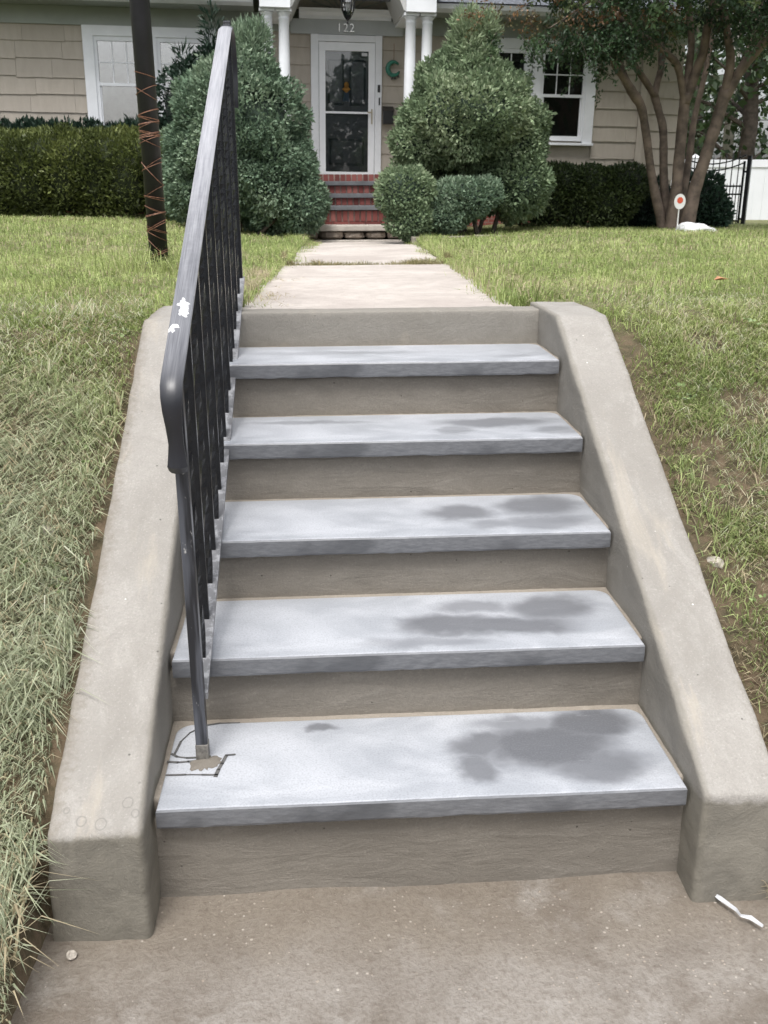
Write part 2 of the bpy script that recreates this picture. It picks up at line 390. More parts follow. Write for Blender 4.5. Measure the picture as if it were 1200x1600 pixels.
# ------------------------------------------------------------------ terrain
def sstep(a, b, t):
    t = np.clip((t - a) / (b - a), 0, 1); return t * t * (3 - 2 * t)
def ground(x, yy):
    x = np.asarray(x, float); yy = np.asarray(yy, float)
    far = np.interp(x, [-6, -2.5, -.6, .3, 1.2, 2.6, 8], [1.24, 1.19, .97, .93, .99, 1.05, 1.0])
    lawn = 1.125 + (far - 1.125) * np.clip((yy - 2) / 9.0, 0, 1.25)
    bank = .275 + .535 * yy
    bank = np.where(x > 0, np.minimum(bank - .01, .02 + 1.15 * (yy + .02)), bank + .0)
    a = .06                                                    # rounded shoulder at the top of the bank
    z = -a * np.log(np.exp(-np.minimum(bank, 8) / a) + np.exp(-lawn / a))
    z = np.maximum(z, .03)
    z = z - .9 * (np.abs(x) < .70) * (yy < 1.86)
    inpath = (x > -.5 + .02 * (yy - 2)) & (x < .5 + .055 * (yy - 2)) & (yy >= 1.86) & (yy < 10.6)
    return np.where(inpath, z - .06, z)
xs = np.unique(np.concatenate([np.linspace(-60, -3, 20), np.linspace(-3, 3, 101), np.linspace(3, 60, 20)]))
ys = np.unique(np.concatenate([np.linspace(-.75, 2.4, 80), np.linspace(2.4, 13, 70), np.linspace(13, 120, 20)]))
X, Y = np.meshgrid(xs, ys); Z = ground(X, Y)
Z = Z + (vnoise(np.c_[X.ravel(), Y.ravel(), 0 * X.ravel()], 5).reshape(X.shape) - .5) * .03 * (np.abs(X) > .72)
Z = np.where((X > -.87) & (Y < -.02), -.1, Z)                  # under the sidewalk apron
nx, ny = len(xs), len(ys); idx = np.arange(nx * ny).reshape(ny, nx)
Q = np.stack([idx[:-1, :-1], idx[:-1, 1:], idx[1:, 1:], idx[1:, :-1]], -1).reshape(-1, 4)
lawn = np_mesh('lawn', np.c_[X.ravel(), Y.ravel(), Z.ravel()], Q, None, M['lawn'], None, 4); tag(lawn, 'sloping front lawn ground under the grass', kind='structure')
lawn.data.polygons.foreach_set('use_smooth', [True] * len(lawn.data.polygons))

# sidewalk: fine grid so its worn surface undulates
xs = np.linspace(-.88, 3.2, 120); ys = np.linspace(-.75, .06, 40); X, Y = np.meshgrid(xs, ys)
Z = (vnoise(np.c_[X.ravel(), Y.ravel(), 0 * X.ravel()], 4).reshape(X.shape) - .5) * .012
Vv = np.c_[X.ravel(), Y.ravel(), Z.ravel()]; idx = np.arange(X.size).reshape(X.shape)
Q = np.stack([idx[:-1, :-1], idx[:-1, 1:], idx[1:, 1:], idx[1:, :-1]], -1).reshape(-1, 4)
o = np_mesh('sidewalk', np.r_[Vv, [[-40, -4.5, 0], [40, -4.5, 0], [40, -.75, 0], [-40, -.75, 0]]], np.r_[Q, [[len(Vv), len(Vv) + 1, len(Vv) + 2, len(Vv) + 3]]], None, M['sidewalk'], None, 4)
o.data.polygons.foreach_set('use_smooth', [True] * len(o.data.polygons)); tag(o, 'damp brown concrete sidewalk in front of the steps', kind='structure')
# street beyond the sidewalk, behind the viewer
o = MB().box(-60, 60, -60, -4.5, -.4, -.14).build('street', plain('asphalt', (.05, .05, .052), .9, var=.2, scale=20)); tag(o, kind='structure')

# garden path: slabs with joints
pr = empty('garden_path', (0, 1.95, 1.13)); tag(pr, 'pale worn concrete walk leading from the steps to the house', kind='structure')
def path_edges(yy): return -.56 + .023 * (yy - 2), .55 + .058 * (yy - 2)
for y0, y1, dz in ((1.925, 5.0, 0), (5.07, 9.2, -.012), (9.28, 10.42, -.018)):
    b = MB(); n = 14; V = []; F = []
    for i in range(n + 1):
        yy = y0 + (y1 - y0) * i / n; xl, xr = path_edges(yy)
        for j in range(9):
            x = xl + (xr - xl) * j / 8; z = 1.137 - .0215 * (yy - 2) + dz + (vnoise(np.array([[x, yy, 3.]]), 2.2)[0] - .5) * .018
            V.append((x, yy - 1.95, z - 1.13))
    for i in range(n):
        for j in range(8): F.append((i * 9 + j, i * 9 + j + 1, (i + 1) * 9 + j + 1, (i + 1) * 9 + j))
    o_ = len(V); V += [(q[0], q[1], q[2] - .1) for q in V]
    ring = [j for j in range(9)] + [i * 9 + 8 for i in range(1, n + 1)] + [n * 9 + j for j in range(7, -1, -1)] + [i * 9 for i in range(n - 1, 0, -1)]
    for a_, b_ in zip(ring, ring[1:] + ring[:1]): F.append((b_, a_, a_ + o_, b_ + o_))
    b.add(V, F).build('slab', M['path'], pr)

MB().box(-.52, .74, 3.02, 3.14, -.10, -.072).build('joint_soil', M['lawn'], pr)
MB().box(-.40, .96, 7.22, 7.36, -.20, -.168).build('joint_soil', M['lawn'], pr)

# ------------------------------------------------------------------ entry steps
RUN, TH, HW = .3546, .05, .61
ZT = [.262, .453, .639, .829, 1.015]; ZL = 1.140
st = empty('entry_steps', (0, 0, 0)); tag(st, 'mortar faced entry steps with pale bluestone treads between sloping side walls', 'steps')
PATCH = [
    [(.32, .20, .20, .12, .95), (.46, .29, .13, .075, .95), (.16, .21, .085, .07, .85), (.14, .12, .06, .06, .8), (.42, .11, .15, .07, .8), (.28, .31, .14, .045, .6), (-.24, .33, .05, .025, .8)],
    [(.10, .16, .13, .07, .85), (.28, .14, .20, .06, .85), (.42, .24, .13, .09, .8), (.20, .27, .12, .05, .6), (.05, .06, .16, .035, .45)],
    [(.20, .20, .11, .08, .8), (.46, .24, .14, .10, .8), (.44, .10, .16, .06, .6), (.28, .09, .07, .05, .5)],
    [(.36, .22, .22, .07, .75), (.22, .12, .06, .05, .5), (.55, .10, .08, .05, .5), (-.25, .26, .2, .03, .5)],
    [(-.1, .2, .35, .04, .3), (.45, .1, .1, .03, .3)],
]
def tread(i):
    """bluestone slab: back corners rounded, front arris slightly hewn"""
    V = []; n = 46; R = .045; dep = .366
    out = []
    for j in range(n + 1):
        x = -HW + 2 * HW * j / n
        e = (random.random() - .5) * .0010 + .0006 * math.sin(j * .3 + i * 2)
        out.append((x, e))
    for a in range(7):
        t = a / 6 * PI / 2; out.append((HW - R + R * math.cos(t), dep - R + R * math.sin(t)))
    for a in range(7):
        t = PI / 2 + a / 6 * PI / 2; out.append((-HW + R + R * math.cos(t), dep - R + R * math.sin(t)))
    N = len(out); V = []
    rows = [(0.0, -TH, .0015), (0., -TH * .9, .0), (0, -TH * .5, -.0005), (0, -.006, .0), (.003, -.0015, .0), (.007, 0, 0)]
    for ins, z, e2 in rows:
        for q, (x, yy) in enumerate(out):
            cx, cy = x * (1 - ins), yy + ins * (1 if yy < .1 else -1)
            h = (random.random() - .5) * .0016 if -TH * .95 < z < -.01 and q <= n else 0
            zz = z + ((random.random() - .5) * .003 if z <= -TH + 1e-6 and q <= n else 0)
            V.append((cx, cy + h + e2 * (q <= n), zz))
    F = []
    for k_ in range(len(rows) - 1):
        for q in range(N): F.append((k_ * N + q, k_ * N + (q + 1) % N, (k_ + 1) * N + (q + 1) % N, (k_ + 1) * N + q))
    F.append(tuple((len(rows) - 1) * N + q for q in range(N))); F.append(tuple(range(N - 1, -1, -1)))
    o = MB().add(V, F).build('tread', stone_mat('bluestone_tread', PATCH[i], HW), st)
    o.location = (0, i * RUN, ZT[i]); o.data.update()
    return o
treads = [tread(i) for i in range(5)]
treads[0]['label'] = 'lowest bluestone tread, cut and patched round the rail foot'
for i in range(5):
    zb = (ZT[i - 1] if i else 0) - .03
    yf = i * RUN + .032
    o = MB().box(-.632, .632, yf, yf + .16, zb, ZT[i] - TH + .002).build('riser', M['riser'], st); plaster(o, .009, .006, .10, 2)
    # mortar bed behind and beside the slab
    b = MB().box(-.63, .63, i * RUN + .05, (i + 1) * RUN + .06, ZT[i] - .045, ZT[i] - .0035).build('mortar_bed', M['bed'], st); plaster(b, .008, .0035, .06, 1)
yl = 5 * RUN + .035
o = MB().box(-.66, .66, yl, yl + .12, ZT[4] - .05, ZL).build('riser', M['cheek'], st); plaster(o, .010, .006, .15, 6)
o['label'] = 'top riser and landing curb of smooth mortar'
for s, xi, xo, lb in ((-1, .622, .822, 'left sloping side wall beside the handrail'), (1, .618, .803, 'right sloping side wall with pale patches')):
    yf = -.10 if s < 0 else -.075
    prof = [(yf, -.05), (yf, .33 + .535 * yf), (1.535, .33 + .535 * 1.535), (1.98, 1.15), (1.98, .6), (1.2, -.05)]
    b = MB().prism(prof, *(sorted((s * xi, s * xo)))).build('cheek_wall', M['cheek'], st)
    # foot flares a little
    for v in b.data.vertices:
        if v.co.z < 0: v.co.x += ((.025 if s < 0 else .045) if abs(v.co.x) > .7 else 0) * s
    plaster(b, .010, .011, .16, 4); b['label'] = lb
# patch round the rail foot: mortar blob and saw cuts in the lowest tread
V = []; n = 30
for j in range(n):
    a = 2 * PI * j / n; rr = .030 + .006 * math.sin(2 * a + 1) + random.uniform(-.006, .008)
    V.append((-.520 + rr * 1.05 * math.cos(a), .180 + rr * 1.1 * math.sin(a), ZT[0] + .001))
b = MB(); b.add(V + [(q[0] * .8 + -.520 * .2, q[1] * .8 + .180 * .2, ZT[0] + .004 + random.uniform(0, .002)) for q in V] + [(-.52, .18, ZT[0] + .007)], [(j, (j + 1) % n, n + (j + 1) % n, n + j) for j in range(n)] + [(n + j, n + (j + 1) % n, 2 * n) for j in range(n)])
b.build('mortar_patch', M['riser'], treads[0], smooth=True).matrix_parent_inverse = Matrix.Translation((0, 0, -ZT[0]))
def groove(pts, wd):
    b = MB()
    for (x0, y0), (x1, y1) in zip(pts, pts[1:]):
        d = Vector((x1 - x0, y1 - y0, 0)); d.normalize(); q = Vector((-d.y, d.x, 0)) * wd * (.7 + random.random() * .6)
        a_ = Vector((x0, y0, ZT[0] + .0012)) - d * .002; c_ = Vector((x1, y1, ZT[0] + .0012)) + d * .002
        b.add([a_ - q, c_ - q, c_ + q, a_ + q, a_ - q + Vector((0, 0, .001)), c_ - q + Vector((0, 0, .001)), c_ + q + Vector((0, 0, .001)), a_ + q + Vector((0, 0, .001))],
              [(4, 5, 6, 7), (0, 1, 5, 4), (1, 2, 6, 5), (2, 3, 7, 6), (3, 0, 4, 7)])
    b.build('saw_cut', M['cut'], treads[0]).matrix_parent_inverse = Matrix.Translation((0, 0, -ZT[0]))
groove([(-.605, .135), (-.56, .134), (-.52, .131), (-.485, .128)], .0022)
groove([(-.488, .122), (-.484, .15), (-.478, .175), (-.47, .21), (-.45, .212)], .0035)
groove([(-.61, .192), (-.585, .187), (-.56, .189), (-.54, .19)], .0028)
groove([(-.605, .225), (-.59, .212), (-.565, .205), (-.54, .205)], .0026)
groove([(-.598, .225), (-.59, .28), (-.572, .32), (-.54, .352), (-.50, .361), (-.45, .36)], .0022)

# ------------------------------------------------------------------ handrail
hr = empty('handrail', (-.525, .205, ZT[0])); tag(hr, 'black wrought iron handrail with worn grey top on the left of the steps', 'handrail')
inv = Matrix.Translation((.525, -.205, -ZT[0]))
def hpart(b, name, mat, **k_):
    o = b.build(name, mat, hr, **k_); o.matrix_parent_inverse = inv; return o
k = NT('worn_sheen_rail_paint'); co = k.coord()
sp = k.n('SeparateXYZ'); k.l(co, sp.inputs[0])
st1 = k.noise(5, 5, .6, k.coord((60, 1.3, 1.3)), .3); st2 = k.noise(40, 4, .65, co)
wear_sheen = k.math('MULTIPLY', k.math('MULTIPLY', k.rng(sp.outputs['Z'], 1.165, 1.27), k.rng(sp.outputs['Y'], 2.02, 1.96)), k.rng(st1, .12, .4, .55, 1))
grey = k.mix(k.rng(st1, .3, .7), (.29, .295, .325), (.44, .445, .475))  # worn grey with the sky's reflection put into the colour
grey = k.mix(k.rng(st2, .6, .75, 0, .5), grey, (.55, .55, .57)); grey = k.mix(k.rng(k.math('ADD', sp.outputs['Y'], k.math('MULTIPLY', k.math('SUBTRACT', st2, .5), .5)), 1.25, .35), grey, k.mix(k.rng(st1, .3, .7), (.12, .124, .14), (.24, .245, .265)))
c = k.mix(k.math('ADD', k.math('MULTIPLY', wear_sheen, .9), k.rng(st2, .70, .75, 0, .25)), (.02, .021, .026), grey)
acc = None                                                  # spilled white paint
for (yy, z, ry, rz) in ((.395, 1.315, .020, .03), (.365, 1.30, .026, .012), (.30, 1.275, .016, .008)):
    mp = k.n('Mapping'); mp.vector_type = 'TEXTURE'; mp.inputs['Location'].default_value = (-.53 + (.004 if yy > .38 else (.010 if yy > .32 else -.010)), yy, z); mp.inputs['Scale'].default_value = (.009, ry, .06)
    wv = k.n('TexNoise'); wv.inputs['Scale'].default_value = 45; k.l(co, wv.inputs['Vector'])
    s1 = k.n('VectorMath', operation='SUBTRACT'); k.l(wv.outputs['Color'], s1.inputs[0]); s1.inputs[1].default_value = (.5, .5, .5)
    s2 = k.n('VectorMath', operation='SCALE'); s2.inputs['Scale'].default_value = .05; k.l(s1.outputs[0], s2.inputs[0])
    s3 = k.n('VectorMath', operation='ADD'); k.l(co, s3.inputs[0]); k.l(s2.outputs[0], s3.inputs[1]); k.l(s3.outputs[0], mp.inputs['Vector'])
    ln = k.n('VectorMath', operation='LENGTH'); k.l(mp.outputs[0], ln.inputs[0]); q = k.rng(ln.outputs['Value'], 1.05, .9)
    acc = q if acc is None else k.math('MAXIMUM', acc, q)
k.col(k.mix(acc, c, (.72, .73, .74))); k.rough(.38); k.b.inputs['Metallic'].default_value = .0
k.bump(st2, .2, .002); M['railtop'] = k.m
XR = -.526
path = [(.158, 1.012), (.148, 1.022), (.150, 1.04), (.150, 1.07), (.138, 1.11), (.128, 1.145), (.130, 1.17), (.142, 1.192), (.165, 1.207)]
for i in range(1, 13): t = i / 12; path.append((.165 + (1.955 - .165) * t, 1.207 + (2.108 - 1.207) * t))
path += [(2.03, 2.125), (2.09, 2.115), (2.13, 2.08), (2.145, 2.03), (2.14, 1.96), (2.125, 1.90), (2.13, 1.87)]
prof = [(-.023, 0), (-.0235, .006), (-.017, .011), (-.007, .0135), (.007, .0135), (.017, .011), (.0235, .006), (.023, 0), (.012, -.004), (-.012, -.004)]
V = []; F = []; n = len(path); kk = len(prof)
for i, (yy, z) in enumerate(path):
    a_ = Vector(path[max(i - 1, 0)]); b_ = Vector(path[min(i + 1, n - 1)]); t = (b_ - a_).normalized(); nn = Vector((-t.y, t.x))
    wd = {0: .86, 1: .92, 2: .80, 3: .68, 4: .74, 5: .86, 6: .95}.get(i, 1.0 if i < n - 2 else .95)
    for px, pn in prof: V.append((XR + px * wd, yy + nn.x * pn, z + nn.y * pn))
F = [(i * kk + j, i * kk + (j + 1) % kk, (i + 1) * kk + (j + 1) % kk, (i + 1) * kk + j) for i in range(n - 1) for j in range(kk)] + [tuple(range(kk)), tuple((n - 1) * kk + j for j in range(kk - 1, -1, -1))]
o = hpart(MB().add(V, F), 'top_rail', M['railtop'], smooth=True); o.data.set_sharp_from_angle(angle=.55)
def topz(yy): return 1.207 + (yy - .165) * .5034
def botz(yy): return .430 + (yy - .205) * .445
postm = NT('post_paint_chipped'); q = postm.noise(26, 5, .65, postm.coord((1, 1, .5))); q2 = postm.noise(8, 3, .5, postm.coord((6, 6, .5)))
postm.col(postm.mix(postm.rng(q, .62, .68), postm.mix(postm.rng(q2, .4, .6), (.016, .017, .021), (.075, .08, .095)), (.42, .42, .41))); postm.rough(.3); postm.bump(q, .3, .003)
M['post'] = postm.m; M['foot'] = plain('bare_post_metal', (.17, .16, .145), .6, var=.5, scale=40)
hpart(MB().box(XR - .014, XR + .014, .191, .219, ZT[0] + .004, topz(.205) - .006), 'post', M['post'], bevel=.0025)
hpart(MB().box(XR - .013, XR + .013, 2.037, 2.063, 1.13, topz(2.05) - .004), 'post', M['iron'], bevel=.0025)
# flat channel under the cap and the bottom rail
b = MB().prism([(.205, topz(.205) - .012), (2.06, topz(2.06) - .012), (2.06, topz(2.06) - .003), (.205, topz(.205) - .003)], XR - .0125, XR + .0125); hpart(b, 'channel', M['iron'])
b = MB().prism([(.215, botz(.215) - .016), (2.05, botz(2.05) - .016), (2.05, botz(2.05)), (.215, botz(.215))], XR - .016, XR + .020)
k = NT('bottom_rail_paint'); q = k.noise(30, 5, .65, k.coord()); k.col(k.mix(k.rng(q, .45, .62), (.13, .132, .14), (.30, .305, .32))); k.rough(.35); M['lowrail'] = k.m
hpart(b, 'bottom_rail', M['lowrail'])
nb = 15
for i in range(nb):
    yy = .205 + (2.05 - .205) * (i + 1) / (nb + 1); z0, z1 = botz(yy) - .004, topz(yy) - .010
    ns = 34 if i % 2 == 0 else 2
    pts = [(XR, yy, z0 + (z1 - z0) * j / (ns - 1)) for j in range(ns)]
    hpart(MB().tube(pts, .0102, 4, True, (.30 if i % 2 == 0 else 0), True), 'baluster', M['iron'])
hpart(MB().box(XR - .0152, XR + .0152, .1895, .2205, ZT[0] + .002, ZT[0] + .045), 'post_foot', M['foot'], bevel=.002)

# ------------------------------------------------------------------ house (own frame: x right, -y to the viewer)
H = empty('house', (.25, 13.2, .95), (0, .018, .03)); tag(H, 'beige shingled house with white trim, porch columns and white framed windows', 'house')
def hp(b, name, mat, parent=H, **k_): return b.build(name, mat, parent, **k_)
wall = hp(MB().box(-9, -.43, .03, .25, .38, 2.70).box(.38, 4.43, .03, .25, .38, 2.70).box(-.43, .38, .03, .25, 2.575, 2.70).box(-.43, .38, .03, .25, .38, .80).box(4.43, 5.0, .15, .5, .38, 2.9).box(4.80, 5.0, .3, 8, .38, 3.2).box(-9, -8.8, .25, 8, .38, 2.9), 'wall', M['shingle'])
openings = [(-3.70, -1.86, 1.27, 2.70), (1.78, 3.64, 1.27, 2.70), (-.54, .475, .38, 2.70), (-.9, .9, .3, .78)]
def split(x0, x1, za, zb):
    seg = [(x0, x1)]
    for a, b_, c_, d_ in openings:
        if zb - .02 <= c_ or za + .02 >= d_: continue
        new = []
        for s0, s1 in seg:
            if b_ <= s0 or a >= s1: new.append((s0, s1)); continue
            if a - s0 > .03: new.append((s0, a))
            if s1 - b_ > .03: new.append((b_, s1))
        seg = new
    return seg
def shingle(x0, x1, zb, zt, y0, parent, bot=True):
    n = max(2, int((x1 - x0) / .12)); jog = [random.uniform(-.004, .004) for _ in range(n + 1)]
    V = []
    for i in range(n + 1):
        x = x0 + (x1 - x0) * i / n; V += [(x, y0 - .022, zb + jog[i]), (x, y0 - .004, zt), (x, y0 + .02, zb + jog[i])]
    F = []
    for i in range(n):
        a = i * 3; c_ = a + 3
        F += [(a, c_, c_ + 1, a + 1), (a + 2, c_ + 2, c_, a)]
    F += [(0, 1, 2), (n * 3, n * 3 + 2, n * 3 + 1)]
    MB().add(V, F).build('shingle', M['shingle'], parent)
z = 2.49; row = 0
while z > .4:
    top = min(z + .25, 2.70) if row else 2.70
    for (s0, s1) in split(-6.8, 4.33, z, top):
        x = s0
        while x < s1 - .01:
            wd = random.uniform(.42, .66); x1 = min(s1, x + wd)
            if s1 - x1 < .15: x1 = s1
            dz = random.choice([0, 0, .008, -.010, .012]); shingle(x + .0015, x1 - .0015, z + dz, top, .028, wall); x = x1
    zz = z - .06
    x = 4.46
    while x < 4.99:
        x1 = min(5.0, x + random.uniform(.25, .45)); shingle(x, x1 - .002, zz + random.choice([0, .008, -.006]), zz + .25, .146, wall); x = x1 if 5.0 - x1 > .06 else 6
    z -= .2335; row += 1
b = MB().box(4.33, 4.43, -.015, .35, .35, 2.70); hp(b, 'corner_board', M['shingle'], bevel=.004)
hp(MB().tube([(4.475, .09, 2.7), (4.475, .09, .3)], .04, 4, True, 0, True), 'downspout', M['shingle'])
k = NT('foundation_brick'); br = k.n('TexBrick'); br.inputs['Color1'].default_value = (.2, .05, .042, 1); br.inputs['Color2'].default_value = (.27, .085, .07, 1); br.inputs['Mortar'].default_value = (.25, .2, .18, 1)
br.inputs['Scale'].default_value = 5; k.l(k.coord(rot=(PI / 2, 0, 0)), br.inputs['Vector']); k.col(br.outputs[0]); k.rough(.9); M['found'] = k.m
hp(MB().box(-9, 4.43, .05, .3, -.2, .40), 'foundation', M['found'])
# eaves
hp(MB().box(-9, -.82, -.012, .03, 2.69, 2.918), 'frieze', M['soffit']); hp(MB().box(.77, 5.02, -.012, .03, 2.69, 2.918), 'frieze', M['soffit'])
for a, b_ in ((-9.2, -1.32), (1.12, 5.2)):
    hp(MB().box(a, b_, -.50, .02, 2.92, 2.945), 'soffit', M['soffit'])
    hp(MB().prism([(-.50, 2.915), (-.52, 2.915), (-.58, 2.955), (-.60, 3.005), (-.59, 3.02), (-.50, 3.02)], a, b_), 'gutter', M['gutter'])
rf = hp(MB().prism([(-.62, 3.03), (3.6, 5.66), (3.6, 5.56), (-.50, 3.025)], -9.3, 5.3), 'roof', M['roof'])
hp(MB().prism([(8.2, 2.99), (3.6, 5.6), (3.6, 5.5), (8.1, 2.95)], -9.3, 5.3), 'roof', M['roof'])
hp(MB().prism([(.35, 2.9), (3.6, 5.0), (8, 2.9)], 4.8, 4.98), 'gable_wall', M['shingle'])
# windows
def window(x0, gl, reflect_sheet, group=None):
    """double-hung: three by two panes above, one below; x0 = left edge of the glass"""
    x1 = x0 + .59
    w_ = hp(MB().box(x0 - .045, x0, -.02, .03, 1.33, 2.56).box(x1, x1 + .045, -.02, .03, 1.33, 2.56).box(x0, x1, -.02, .03, 2.50, 2.56).box(x0, x1, -.02, .03, 1.33, 1.395), 'window', M['white'])
    MB().box(x0, x1, -.016, .02, 1.925, 1.965).build('meeting_rail', M['white'], w_)
    for q in (1, 2): MB().box(x0 + .59 * q / 3 - .008, x0 + .59 * q / 3 + .008, -.004, .004, 1.965, 2.50).build('muntin', M['white'], w_)
    MB().box(x0, x1, -.0045, .0045, 2.22, 2.237).build('muntin', M['white'], w_)
    for r_, (za, zb) in enumerate(((1.965, 2.22), (2.237, 2.50))):
        for q in range(3): MB().box(x0 + .59 * q / 3 + .001, x0 + .59 * (q + 1) / 3 - .001, .006, .010, za, zb).build('pane', gl, w_)
    MB().box(x0 + .02, x1 - .02, .012, .016, 1.395, 1.925).build('pane', gl, w_)
    MB().box(x0, x0 + .02, .0, .02, 1.395, 1.925).build('sash', M['white'], w_); MB().box(x1 - .02, x1, .0, .02, 1.395, 1.925).build('sash', M['white'], w_)
    MB().box(x0 - .03, x1 + .03, .026, .0285, 1.36, 2.53).build('reflect_sheet' if reflect_sheet else 'room_shade', M['reflect_sheet'] if reflect_sheet else M['room'], w_)
for xa, xb, gl, cu in ((-3.50, -2.64, M['glass_bright'], True), (1.965, 2.855, M['glass'], False)):
    for x0 in (xa, xb): window(x0, gl, cu)
    L, R_ = xa - .19, xb + .59 + .19
    b = MB().box(L, xa - .045, -.04, .02, 1.30, 2.69).box(xb + .635, R_, -.04, .02, 1.30, 2.69).box(xa + .635, xb - .045, -.036, .02, 1.30, 2.56).box(xa - .045, xb + .635, -.038, .02, 2.56, 2.69)
    hp(b, 'window_trim', M['white'])
    hp(MB().box(L - .02, R_ + .02, -.075, .02, 1.265, 1.30), 'window_sill', M['white'], bevel=.004)
# door
hp(MB().box(-.54, -.43, -.045, .03, .79, 2.665).box(.38, .475, -.045, .03, .79, 2.665).box(-.43, .38, -.043, .03, 2.575, 2.662), 'door_trim', M['white'], bevel=.004)
sdn = hp(MB().box(-.425, -.335, -.03, .005, .80, 2.57).box(.285, .375, -.03, .005, .80, 2.57).box(-.335, .285, -.029, .004, 2.46, 2.568).box(-.335, .285, -.029, .004, .802, .84).box(-.335, .285, -.027, .003, 1.635, 1.662), 'storm_door', M['column'])
MB().box(-.333, .283, -.012, -.008, 1.662, 2.46).build('pane', M['glass_door'], sdn); MB().box(-.333, .283, -.012, -.008, .84, 1.635).build('pane', M['glass_door'], sdn)
b = MB().box(.325, .345, -.05, -.03, 1.50, 1.70).tube([(.335, -.045, 1.655), (.335, -.085, 1.655), (.27, -.09, 1.652)], .011, 6); b.build('handle', M['brass'], sdn)
MB().box(.185, .265, -.0145, -.0125, 2.40, 2.44).build('sticker', M['paper'], sdn)
dl = hp(MB().box(-.43, .38, .055, .10, .80, 2.57), 'door', M['doorleaf'])
for a, b_, c_, d_ in ((-.30, -.06, 1.75, 2.36), (.01, .25, 1.75, 2.36), (-.28, .23, .93, 1.30)):
    MB().prism([(a, c_), (b_, c_), (b_, d_), (a, d_)], .0545, .056, 'y').build('panel', M['doorleaf'], dl)
    v = [(a, .055, c_), (b_, .055, c_), (b_, .055, d_), (a, .055, d_), (a + .03, .035, c_ + .03), (b_ - .03, .035, c_ + .03), (b_ - .03, .035, d_ - .03), (a + .03, .035, d_ - .03)]
    MB().add(v, [(0, 1, 5, 4), (1, 2, 6, 5), (2, 3, 7, 6), (3, 0, 4, 7), (4, 5, 6, 7)]).build('panel', M['doorleaf'], dl)
hp(MB().box(.415, .452, -.06, -.046, 1.925, 2.025), 'keypad', M['black'], bevel=.004)
hp(MB().box(.432, .452, -.058, -.046, 1.755, 1.855), 'doorbell', M['black'], bevel=.003)
# header, crown and number
hp(MB().box(-.82, .77, -.03, .03, 2.667, 2.855), 'header_board', M['header'])
hp(MB().prism([(.03, 2.857), (-.05, 2.857), (-.06, 2.90), (-.10, 2.935), (-.12, 2.985), (.03, 2.985)], -.70, .60), 'crown_moulding', M['white'])
ty = hp(MB().box(-1.1, 1.0, .0, .04, 2.985, 3.75), 'tympanum', M['tan'])
for a in range(-4, 5):
    t = a * .32; x0, z0 = -.05 + .16 * math.sin(t), 3.0 + .12 * math.cos(t) - .06; x1, z1 = -.05 + .62 * math.sin(t), 2.98 + .5 * math.cos(t)
    if z1 < 3.0: z1 = 3.02
    MB().tube([(x0, -.004, max(z0, 2.99)), (x1, -.004, max(z1, 3.0))], .007, 4).build('sunburst_ray', M['soffit'], ty)
cu = bpy.data.curves.new('house_number', 'FONT'); cu.body = '122'; cu.size = .155; cu.extrude = .012; cu.align_x = 'CENTER'; cu.space_character = 1.15
tmp = bpy.data.objects.new('tmp', cu); COL.objects.link(tmp); bpy.context.view_layer.update()
me = bpy.data.meshes.new_from_object(tmp.evaluated_get(bpy.context.evaluated_depsgraph_get())); bpy.data.objects.remove(tmp)
me.materials.clear(); me.materials.append(M['digit'])
o = link(bpy.data.objects.new('house_number', me), H); o.location = (-.047, -.046, 2.70); o.rotation_euler = (PI / 2, 0, 0); o['label'] = 'silver house number 122 above the door'
# portico
for x in (-1.13, -.915, .735, .955):
    c_ = hp(MB().lathe([(.082, .80), (.082, .84), (.075, .86), (.077, 1.4), (.072, 2.2), (.066, 2.66), (.070, 2.665), (.070, 2.675), (.066, 2.68), (.066, 2.705), (.088, 2.73), (.088, 2.742)], (x, -1.2, 0), 20), 'column', M['column'], smooth=False)
    c_.data.polygons.foreach_set('use_smooth', [True] * len(c_.data.polygons))
    MB().box(x - .10, x + .10, -1.30, -1.10, 2.744, 2.775).build('capital', M['column'], c_)
for s, a, b_ in ((-1, -1.22, -.83), (1, .655, 1.045)):
    inn = b_ if s < 0 else a
    hp(MB().box(a, b_, -1.38, 0, 2.777, 3.10), 'porch_beam', M['column'])
    hp(MB().prism([(inn, 2.80), (inn - s * .02, 2.80), (inn - s * .16, 3.10), (inn, 3.10)], -1.30, -.125, 'y'), 'cove_panel', M['ceiling'])
hp(MB().prism([(-1.36, 3.08), (-.085, 3.86), (1.19, 3.08), (1.19, 3.18), (-.085, 3.96), (-1.36, 3.18)], -1.5, 2.5, 'y'), 'porch_roof', M['roof'])
for s0, s1 in ((-1.22, -.085), (1.045, -.085)):
    hp(MB().prism([(s0, 3.105), (s0 + (s1 - s0) * .12, 3.105), (s1, 3.70), (s1, 3.84)], -1.40, -1.34, 'y'), 'raking_board', M['column'])
    hp(MB().prism([(s0, 3.10), (s1, 3.80), (s1, 3.825), (s0, 3.125)], -1.33, -.01, 'y'), 'porch_ceiling', M['column'])

